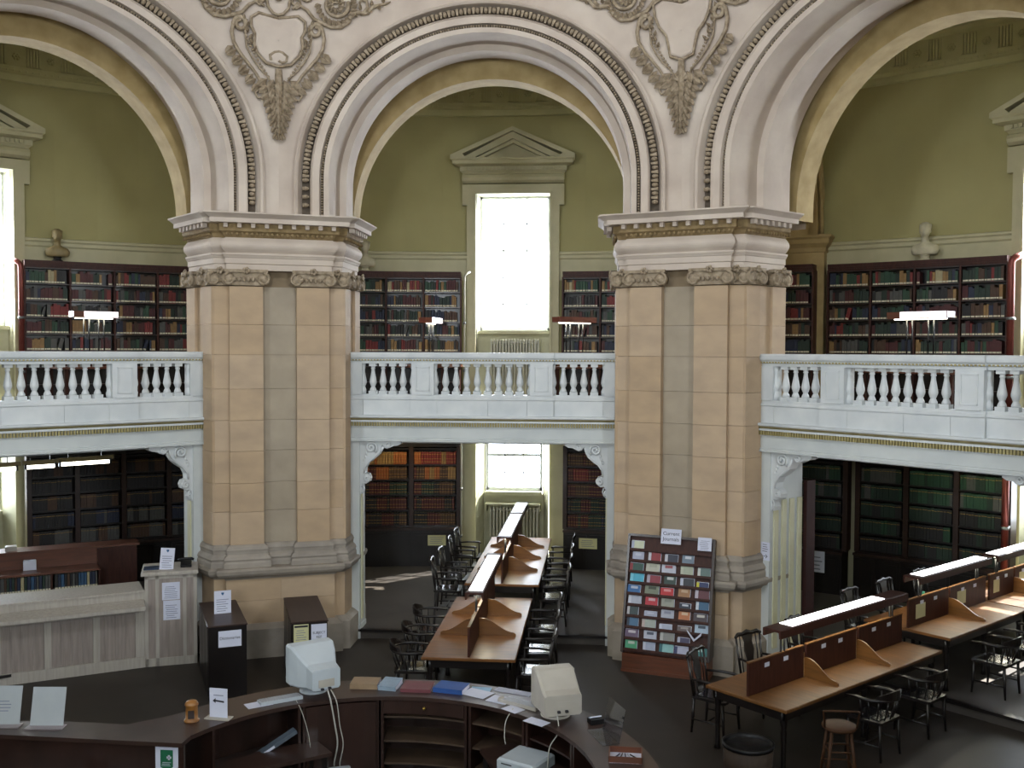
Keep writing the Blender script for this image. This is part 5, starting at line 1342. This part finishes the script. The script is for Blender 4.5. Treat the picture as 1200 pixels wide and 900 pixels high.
b = MB(); b.M = M @ T(.02, -.01, .005); b.cs = True; b.lathe([(0, .034), (.7, .03), (1, .012), (1, 0)], 12, M=Matrix.Diagonal((.032, .055, 1, 1))); tag(b.build('mouse', PCB), 'rounded beige mouse on the pale mouse mat', 'mouse')
# wooden block on the left corner
M = T(-2.1, 1.72, ZD) @ Rz(.3); t = thing('wooden_block', 'turned golden-brown wooden box on the corner of the enquiry desk', 'box', M)
b = MB(); b.M = M; b.lathe([(.075, 0), (.075, .012), (.06, .02), (.058, .15), (.066, .158), (.066, .17), (.05, .195), (.02, .205), (0, .206)], 14); b.build('body', mat('golden_wood', '9c6a30', '7c4f20', .4, 6, coat=.2), t)
b = MB(); b.M = M; b.box(-.03, .03, -.066, -.056, .04, .12); b.build('front_plate', DWOOD, t)
# arrow sign
M = T(-1.86, 1.80, ZD+.012) @ Rz(rd(-6)); t = sign('arrow_sign', 'white standing sign with a black arrow on the enquiry desk', M, .19, .29, (), nl=0)
b = MB(); b.M = M; b.box(-.13, .13, -.05, .06, -.012, .0); b.build('stand_base', PCB, t)
b = MB(); b.M = M; b.prism([(-.06, .165), (-.03, .19), (-.03, .174), (.06, .166), (.06, .150), (-.03, .158), (-.03, .142)], -.003, 0, 'y'); b.build('arrow', INK, t)
lines(-.06, .07, .205, .235, 1, 0, M, t, INKG)
# two acrylic stands on the left arm
for x, y, rz, lb in ((-3.86, 1.42, .12, 'leaning pale display board at the far left end of the counter'), (-3.42, 1.43, .1, 'leaning pale display board, right of the two on the left counter')):
    M = T(x, y, ZD) @ Rz(rz); t = thing('display_stand', lb, 'sign stand', M)
    b = MB(); b.M = M @ Matrix.Rotation(rd(-14), 4, 'X') @ T(.0, 0, .01); b.box(-.17, .15, 0, .005, 0, .36); b.build('board', mat('pale_display_card', 'aab0b4', '9fa5aa', .4, 3, coat=.4), t)
    b = MB(); b.M = M; b.box(-.19, .17, -.08, .04, 0, .01); b.build('foot', mat('frosted_foot', '8d8488', None, .3), t)
    if x < -3.6: lines(-.13, .1, .12, .24, 4, 0, M @ Matrix.Rotation(rd(-14), 4, 'X'), t, INKG)
# acrylic stand, tray and card holder on the right arm
M = T(2.0, 1.72, ZD) @ Rz(rd(-68)); t = thing('acrylic_stand', 'clear acrylic leaflet stand on the right arm of the enquiry desk', 'stand', M)
b = MB(); b.M = M @ Matrix.Rotation(rd(-12), 4, 'X'); b.box(-.2, .2, 0, .006, 0, .32); b.build('back_sheet', ACRY, t)
b = MB(); b.M = M; b.box(-.2, .2, -.16, .01, 0, .006); b.build('foot_sheet', ACRY, t)
M = T(1.86, 2.05, ZD) @ Rz(rd(25)); t = thing('card_holder', 'small dark card holder with white cards beside the acrylic stand', 'card holder', M)
b = MB(); b.M = M; b.box(-.07, .07, -.05, .05, 0, .05); b.build('holder', BLACKM, t)
b = MB(); b.M = M @ Matrix.Rotation(rd(-25), 4, 'X'); b.box(-.06, .06, -.03, .03, .05, .062); b.build('cards', PAPER, t)
M = T(2.13, 1.22, ZD) @ Rz(rd(-2)); t = thing('tray', 'small wooden tray of pens near the bottom edge of the photo', 'tray', M)
b = MB(); b.M = M; b.box(-.15, .15, -.12, .12, 0, .008); b.build('tray_bottom', PAPER, t)
for x0, x1, y0, y1 in ((-.15, .15, -.12, -.11), (-.15, .15, .11, .12), (-.15, -.14, -.12, .12), (.14, .15, -.12, .12)):
    b = MB(); b.M = M; b.box(x0, x1, y0, y1, 0, .06); b.build('tray_side', RWOOD, t)
for i in range(5):
    P = M @ T(-.08+.04*i, 0, .015); b = MB(); b.M = P @ Rz(.3*i-.5); b.tube([(0, -.06, 0), (0, .06, 0.004)], .006, 6)
    tag(b.build('pen', [col('pen_navy', '2a3558'), BLACKM, col('pen_navy', '2a3558'), PCW, BLACKM][i]), 'pen lying in the wooden tray on the enquiry desk', 'pen', 'pens in the tray')
# first aid notice on the staff side of the left arm
M = T(-2.13, 1.215, .52); t = sign('first_aid_sign', 'white notice with a green first aid cross below the left counter', M, .22, .28, ())
b = MB(); b.M = M; b.prism([(-.06, .24), (.06, .24), (.06, .08), (0, .04), (-.06, .08)], -.003, 0, 'y'); b.build('green_panel', mat('first_aid_green', '1f6a4a', None, .5), t)
b = MB(); b.M = M; b.box(-.0, .045, -.005, -.003, .16, .18); b.box(.013, .032, -.005, -.003, .147, .193); b.build('white_cross', PAPER, t)
lines(-.05, .05, .085, .13, 3, -.003, M, t, PAPER)
# cups / colourful packets at the bottom left
for i, (x, c, lb) in enumerate(((-2.98, '5aa8d8', 'small light blue packet at the bottom left below the counter'), (-2.93, 'c8d0dc', 'small white packet beside the light blue packet'), (-3.04, 'c82858', 'small pink packet in front of the light blue packet'))):
    b = MB(); b.M = T(x, .98-.05*(i == 2), .50) @ Rz(.4*i); b.cbox(-.06, .06, -.04, .04, 0, .1 if i != 2 else .06, .01); tag(b.build('packet', col('packet_'+c, c)), lb, 'packet')
M = T(-2.9, .95, .46); t = thing('low_shelf', 'dark low shelf unit behind the left arm of the enquiry desk', 'shelf', M)
b = MB(); b.box(-3.9, -2.4, .8, 1.2, .46, .495); b.build('shelf_board', DWOOD, t)
for x in (-3.88, -2.42): b = MB(); b.box(x-.02, x+.02, .82, 1.18, -.2, .46); b.build('shelf_side', DWOOD, t)

# two dark cabinets before the left pier
def cabinet(M, w_, d, h, label):
    t = thing('cabinet', label, 'cabinet', M)
    b = MB(); b.M = M; b.box(-w_/2, w_/2, .0, d, 0, h-.02); b.build('body', BWOOD, t)
    b = MB(); b.M = M; b.cbox(-w_/2-.012, w_/2+.012, -.012, d+.012, h-.02, h, .006); b.build('cabinet_top', mat('cabinet_top_wood', '3c2a25', '2d1f1b', .42, 5, stretch=(4, .5, 4), coat=.1), t)
    for i in range(3):
        b = MB(); b.M = M; b.box(-w_/2-.006, -w_/2, .03+i*d/3, (i+1)*d/3-.0, .05, h-.06); b.build('side_panel', BWOOD, t)
    return t
MC1 = T(-3.09, 5.25, -.2) @ Rz(rd(27)); cabinet(MC1, .50, 1.35, 1.0, 'dark brown cabinet with a Dictionaries card, left of the pair')
MC2 = T(-2.05, 5.55, -.2) @ Rz(rd(22)); cabinet(MC2, .48, 1.4, 1.0, 'dark brown cabinet behind the left monitor, right of the pair')
sign('cabinet_card', 'white card reading Dictionaries on the left dark cabinet', MC1 @ T(.03, -.006, .70), .30, .22, [('Dictionaries', .055, .12)])
sign('notice', 'white crested notice standing on top of the left dark cabinet', MC1 @ T(-.0, .62, 1.001), .23, .32, nl=6, crest=True)
sign('cabinet_notice', 'yellow notice with a black bar on the right dark cabinet', MC2 @ T(-.115, -.006, .62), .20, .34, [], PAPERY, nl=8)
b = MB(); b.M = MC2 @ T(-.115, -.0075, .62); b.box(-.09, .09, -.002, 0, .30, .325); q = b.build('header_bar', INK, [o for o in D.objects if o.name.startswith('cabinet_notice')][0])
sign('cabinet_card', 'white card reading Subject Ref on the right dark cabinet', MC2 @ T(.125, -.006, .62), .21, .33, [('SUBJECT', .045, .21), ('REF', .05, .15)])
sign('notice', 'white crested notice behind the left monitor, below the yellow notice', MC2 @ T(-.115, -.006, .28), .20, .32, nl=5, crest=True)

# ============================================================ STAFF COUNTER UNDER THE LEFT ARCH
P0 = Vector((-4.79, 6.40)); P1 = Vector((-4.11, 6.68)); dirc = (Vector((-6.23, 5.50))-P0).normalized()
angc = math.atan2(-dirc.y, -dirc.x)      # local x towards the right end
Mc = T(P0.x, P0.y, -.2) @ Rz(angc)
t = thing('staff_counter', 'long pale panelled counter with writing ledge under the left arch', 'counter', Mc @ T(-1.6, .3, 0))
def cb(): b = MB(); b.M = Mc; return b
L = 3.6
b = cb(); b.box(-L, 0, .04, .6, .0, 1.10); b.build('carcass', LIMEDF, t)
b = cb(); b.box(-L, 0, .0, .05, .0, .16); b.build('skirting', LIMEDF, t)
b = cb(); b.box(-L, 0, .015, .05, .82, .98); b.build('upper_rail', LIMEDF, t)
for i, x in enumerate((-.08, -.66, -1.30, -1.94, -2.58, -3.22)):
    b = cb(); b.box(x-.045 if i else x-.05, x+.045 if i else x+.08, .012, .05, .16, .84); b.build('stile', LIMEDF, t)
    nx = -.08-.64*(i+1)+.04
    for q in range(4):
        x1 = x-.05-.14*q; b = cb(); b.box(x1-.136, x1, .028, .05, .16, .84); b.build('plank', LIMED, t)
b = cb(); b.prism([(-.27, .92), (-.27, .96), (.03, 1.03), (.03, .99)], -L, -.02, 'x'); b.build('writing_ledge', LIMEDF, t)
b = cb(); b.box(-L, -.02, -.285, -.27, .915, .97); b.build('ledge_lip', LIMEDF, t)
b = cb(); b.box(-L, 0, .0, .04, 1.0, 1.12); b.build('ledge_back', LIMEDF, t)
b = cb(); b.cbox(-L, 0, -.02, .64, 1.12, 1.15, .008); b.build('counter_top', LIMEDF, t)
angk = math.atan2(P1.y-P0.y, P1.x-P0.x); Mk = T(P0.x, P0.y, -.2) @ Rz(angk); wk = (P1-P0).length
t = thing('counter_cabinet', 'taller pale panelled cabinet at the right end of the staff counter', 'cabinet', Mk @ T(wk/2, .3, 0))
def kb(): b = MB(); b.M = Mk; return b
b = kb(); b.box(0, wk, .03, .62, 0, 1.36); b.build('body', LIMEDF, t)
b = kb(); b.cbox(-.05, wk+.02, -.04, .66, 1.36, 1.41, .012); b.build('cabinet_top', LIMEDF, t)
for x0, x1 in ((0, .05), (.15, .2), (wk-.2, wk-.15), (wk-.05, wk)):
    b = kb(); b.box(x0, x1, 0, .035, 0, 1.36); b.build('stile', LIMEDF, t)
for x0, x1 in ((.05, .15), (.2, wk-.2), (wk-.15, wk-.05)):
    b = kb(); b.box(x0, x1, .012, .035, .12, 1.30); b.build('panel', LIMED, t)
b = kb(); b.box(0, wk, 0, .035, 0, .12); b.build('skirting', LIMEDF, t); b = kb(); b.box(0, wk, 0, .035, 1.3, 1.36); b.build('upper_rail', LIMEDF, t)
sign('notice', 'upper white notice fixed to the pale cabinet front', Mk @ T(wk/2, .005, .98), .25, .26, nl=7)
sign('notice', 'lower white notice fixed to the pale cabinet front', Mk @ T(wk/2+.01, .005, .68), .24, .29, nl=7)
sign('notice', 'white crested notice leaning on top of the pale cabinet', Mk @ T(.30, .12, 1.41) @ Rz(.1) @ Matrix.Rotation(rd(-10), 4, 'X') @ Matrix.Rotation(rd(6), 4, 'Y'), .20, .32, nl=6, crest=True)
M = Mk @ T(.12, .25, 1.41); b = MB(); b.M = M; b.box(-.14, .14, -.1, .1, 0, .02); tag(b.build('folder', col('navy_card', '26364e')), 'flat navy folder on top of the pale cabinet', 'folder')
M = Mk @ T(.58, .3, 1.41); t = thing('telephone', 'black object like a telephone beside the crested notice', 'telephone', M)
b = MB(); b.M = M; b.prism([(-.1, 0), (.1, 0), (.1, .08), (-.1, .04)], -.08, .08, 'x'); b.build('body', BLACKM, t)
b = MB(); b.M = M; b.tube([(-.11, .02, .09), (-.08, .02, .11), (.08, .02, .11), (.11, .02, .09)], .02, 8); b.build('handset', BLACKM, t)
M = Mc @ T(-2.12, .2, 1.15); b = MB(); b.M = M; b.box(-.12, .12, -.1, .12, 0, .06); tag(b.build('card_tray', BLACKM), 'black tray on the staff counter at the left frame edge', 'tray')
b = MB(); b.M = M @ T(0, 0, .06) @ Matrix.Rotation(rd(-20), 4, 'X'); b.box(-.09, .09, -.02, .02, 0, .16); tag(b.build('leaflets', col('leaflet_pink', 'c4b4d0')), 'pale pink and white leaflets standing in the black tray', 'leaflets')
# staff desk behind with shelves
Mb = T(-7.25, 8.75, -.06) @ Rz(angc); 
t = thing('staff_desk', 'red-brown two-tier staff desk behind the pale counter', 'desk', Mb)
def db_(): b = MB(); b.M = Mb; return b
b = db_(); b.box(-3.0, .45, -.42, .05, .775, .81); b.build('lower_top', RWOOD, t)
b = db_(); b.box(-3.0, .45, .05, .10, .0, 1.07); b.build('back_panel', RWOOD, t)
b = db_(); b.box(-3.1, 1.15, .05, .5, 1.07, 1.105); b.build('upper_top', RWOOD, t)
for x in (-3.0, -2.1, -1.2, -.3, .45):
    b = db_(); b.box(x-.015, x+.015, -.4, .05, 0, .775); b.build('upright', MWOOD, t)
b = db_(); b.box(-3.0, .45, -.4, .05, .47, .49); b.build('shelf', MWOOD, t)
b = db_(); b.box(.45, 1.1, .0, .5, .0, 1.07); b.build('end_cupboard', MWOOD, t)
rs = random.Random(11); n_ = 0
for x0 in (-1.18, -.28, -2.08):  # books standing on the shelf of the staff desk
    x = x0+.03
    while x < x0+(.84 if x0 > -2.5 else .8)-(.15 if x0 == -.28 else 0):
        w_ = rs.choice((.03, .04, .05)); c = rs.choice(['navy', 'blue', 'dark green', 'grey', 'black', 'dark green', 'cream', 'navy', 'brown'])
        o = inst(book_mesh(w_, .26, .17, c, 0), 'file_or_book', Mb @ T(x+w_/2, -.38, .491)); tag(o, '%s book on the low shelf of the red-brown staff desk' % c, 'file', '%s books on the staff desk shelf' % c); x += w_+.004; 
def bx(M, sx_, sy_, sz_, m, nm, label, cat):
    b = MB(); b.M = M; b.cbox(-sx_/2, sx_/2, -sy_/2, sy_/2, 0, sz_, min(.01, sz_*.3)); return tag(b.build(nm, m), label, cat)
bx(Mb @ T(-.62, -.05, .811), .2, .12, .16, PAPER, 'box', 'small white box with printed bands on the red-brown desk', 'box')
bx(Mb @ T(-1.35, -.25, .811), .34, .2, .012, PAPER, 'paper_pad', 'pale paper pad lying on the lower top of the red-brown desk', 'paper')
bx(Mb @ T(-1.25, .2, 1.106), .26, .2, .07, PCW, 'paper_tray', 'white paper tray at the left on the upper top of the staff desk', 'tray')
bx(Mb @ T(-1.9, .2, 1.106), .3, .22, .12, PCW, 'printer', 'pale office machine at the far left on the upper staff desk', 'printer')
bx(Mb @ T(-.9, .25, 1.106), .18, .18, .08, PCB, 'card_box', 'small beige card box on the upper staff desk', 'box')
# fluorescent fittings in the staff area
for lat, rad, L_, lb in ((-.62, 9.3, .75, 'leftmost lit fluorescent tube in the staff area'), (.10, 9.35, .42, 'short lit fluorescent tube, middle of three in the staff area'), (.78, 9.45, .75, 'lit fluorescent tube nearest the scroll bracket in the staff area')):
    M = rM(lat, rad, 2.72, -A45, -.02); t = thing('fluorescent_light', lb, 'ceiling light', M)
    b = MB(); b.M = M; b.box(-L_/2-.05, L_/2+.05, -.03, .03, .04, .10); b.build('fitting', mat('ochre_fitting', '6a5a28', None, .5), t)
    b = MB(); b.M = M; b.tube([(-L_/2, 0, 0), (L_/2, 0, 0)], .028, 8); b.build('tube', TUBE, t)
    for x in (-L_/2, L_/2): b = MB(); b.M = M; b.box(x-.015, x+.015, -.03, .03, -.03, .06); b.build('end_cap', BLACKM, t)
    for x in (-L_/3, L_/3): b = MB(); b.M = M; b.box(x-.006, x+.006, -.006, .006, .1, .36); b.build('hanger', BLACKM, t)
# lamp above the left lower bookcase (hidden by the gallery beam, its light is seen)
M = T(-2.05, 12.5, 2.86); t = thing('fluorescent_light', 'fluorescent light above the lower bookcase left of the window', 'ceiling light', M)
b = MB(); b.M = M; b.box(-.6, .6, -.05, .05, .06, .2); b.build('fitting', WHITE, t)
b = MB(); b.M = M; b.tube([(-.55, 0, .02), (.55, 0, .02)], .025, 8); b.build('tube', TUBE, t)
lamp('AREA', 'bookcase_light', (-2.05, 12.5, 2.83), (-.12, .6, -.9), 4.5, (1, .78, .42), 1.1, .08)
lamp('AREA', 'bookcase_light', tuple(bayp(A45, -.3, 12.2, 2.9)), tuple(bayp(A45, 0, .7, -.8)), 10, (.9, 1, .6), 1.4, .08)
# notices
sign('notice', 'white notice with an arrow on the white jamb right of the right pier', Rz(-A45) @ T(-2.06, YB+.025, 1.42), .15, .27, [('→', .1, .06)], nl=0)
q = [o for o in D.objects if o.name.startswith('notice') and 'arrow on' in o.get('label', '')][0]
lines(-.055, .055, .12, .25, 4, 0, Rz(-A45) @ T(-2.06, YB+.025, 1.42), q, INK)
sign('poster', 'small black and white poster on the dark post under the right arch', secM(13.12, rd(27.6)) @ T(0, -.22, .35), .26, .4, [], nl=4)
# door leaf dark red edge inside right bay
b = MB(); b.M = Rz(-A45) @ T(-1.97, 9.04, -.06); b.box(-.03, .03, 0, .22, 0, 2.6); tag(b.build('open_door', mat('dark_red_door', '3a211e', '2e1a18', .7, 4, spec=.2)), 'dark red open door leaf behind the fluted jamb of the right arch', 'door')
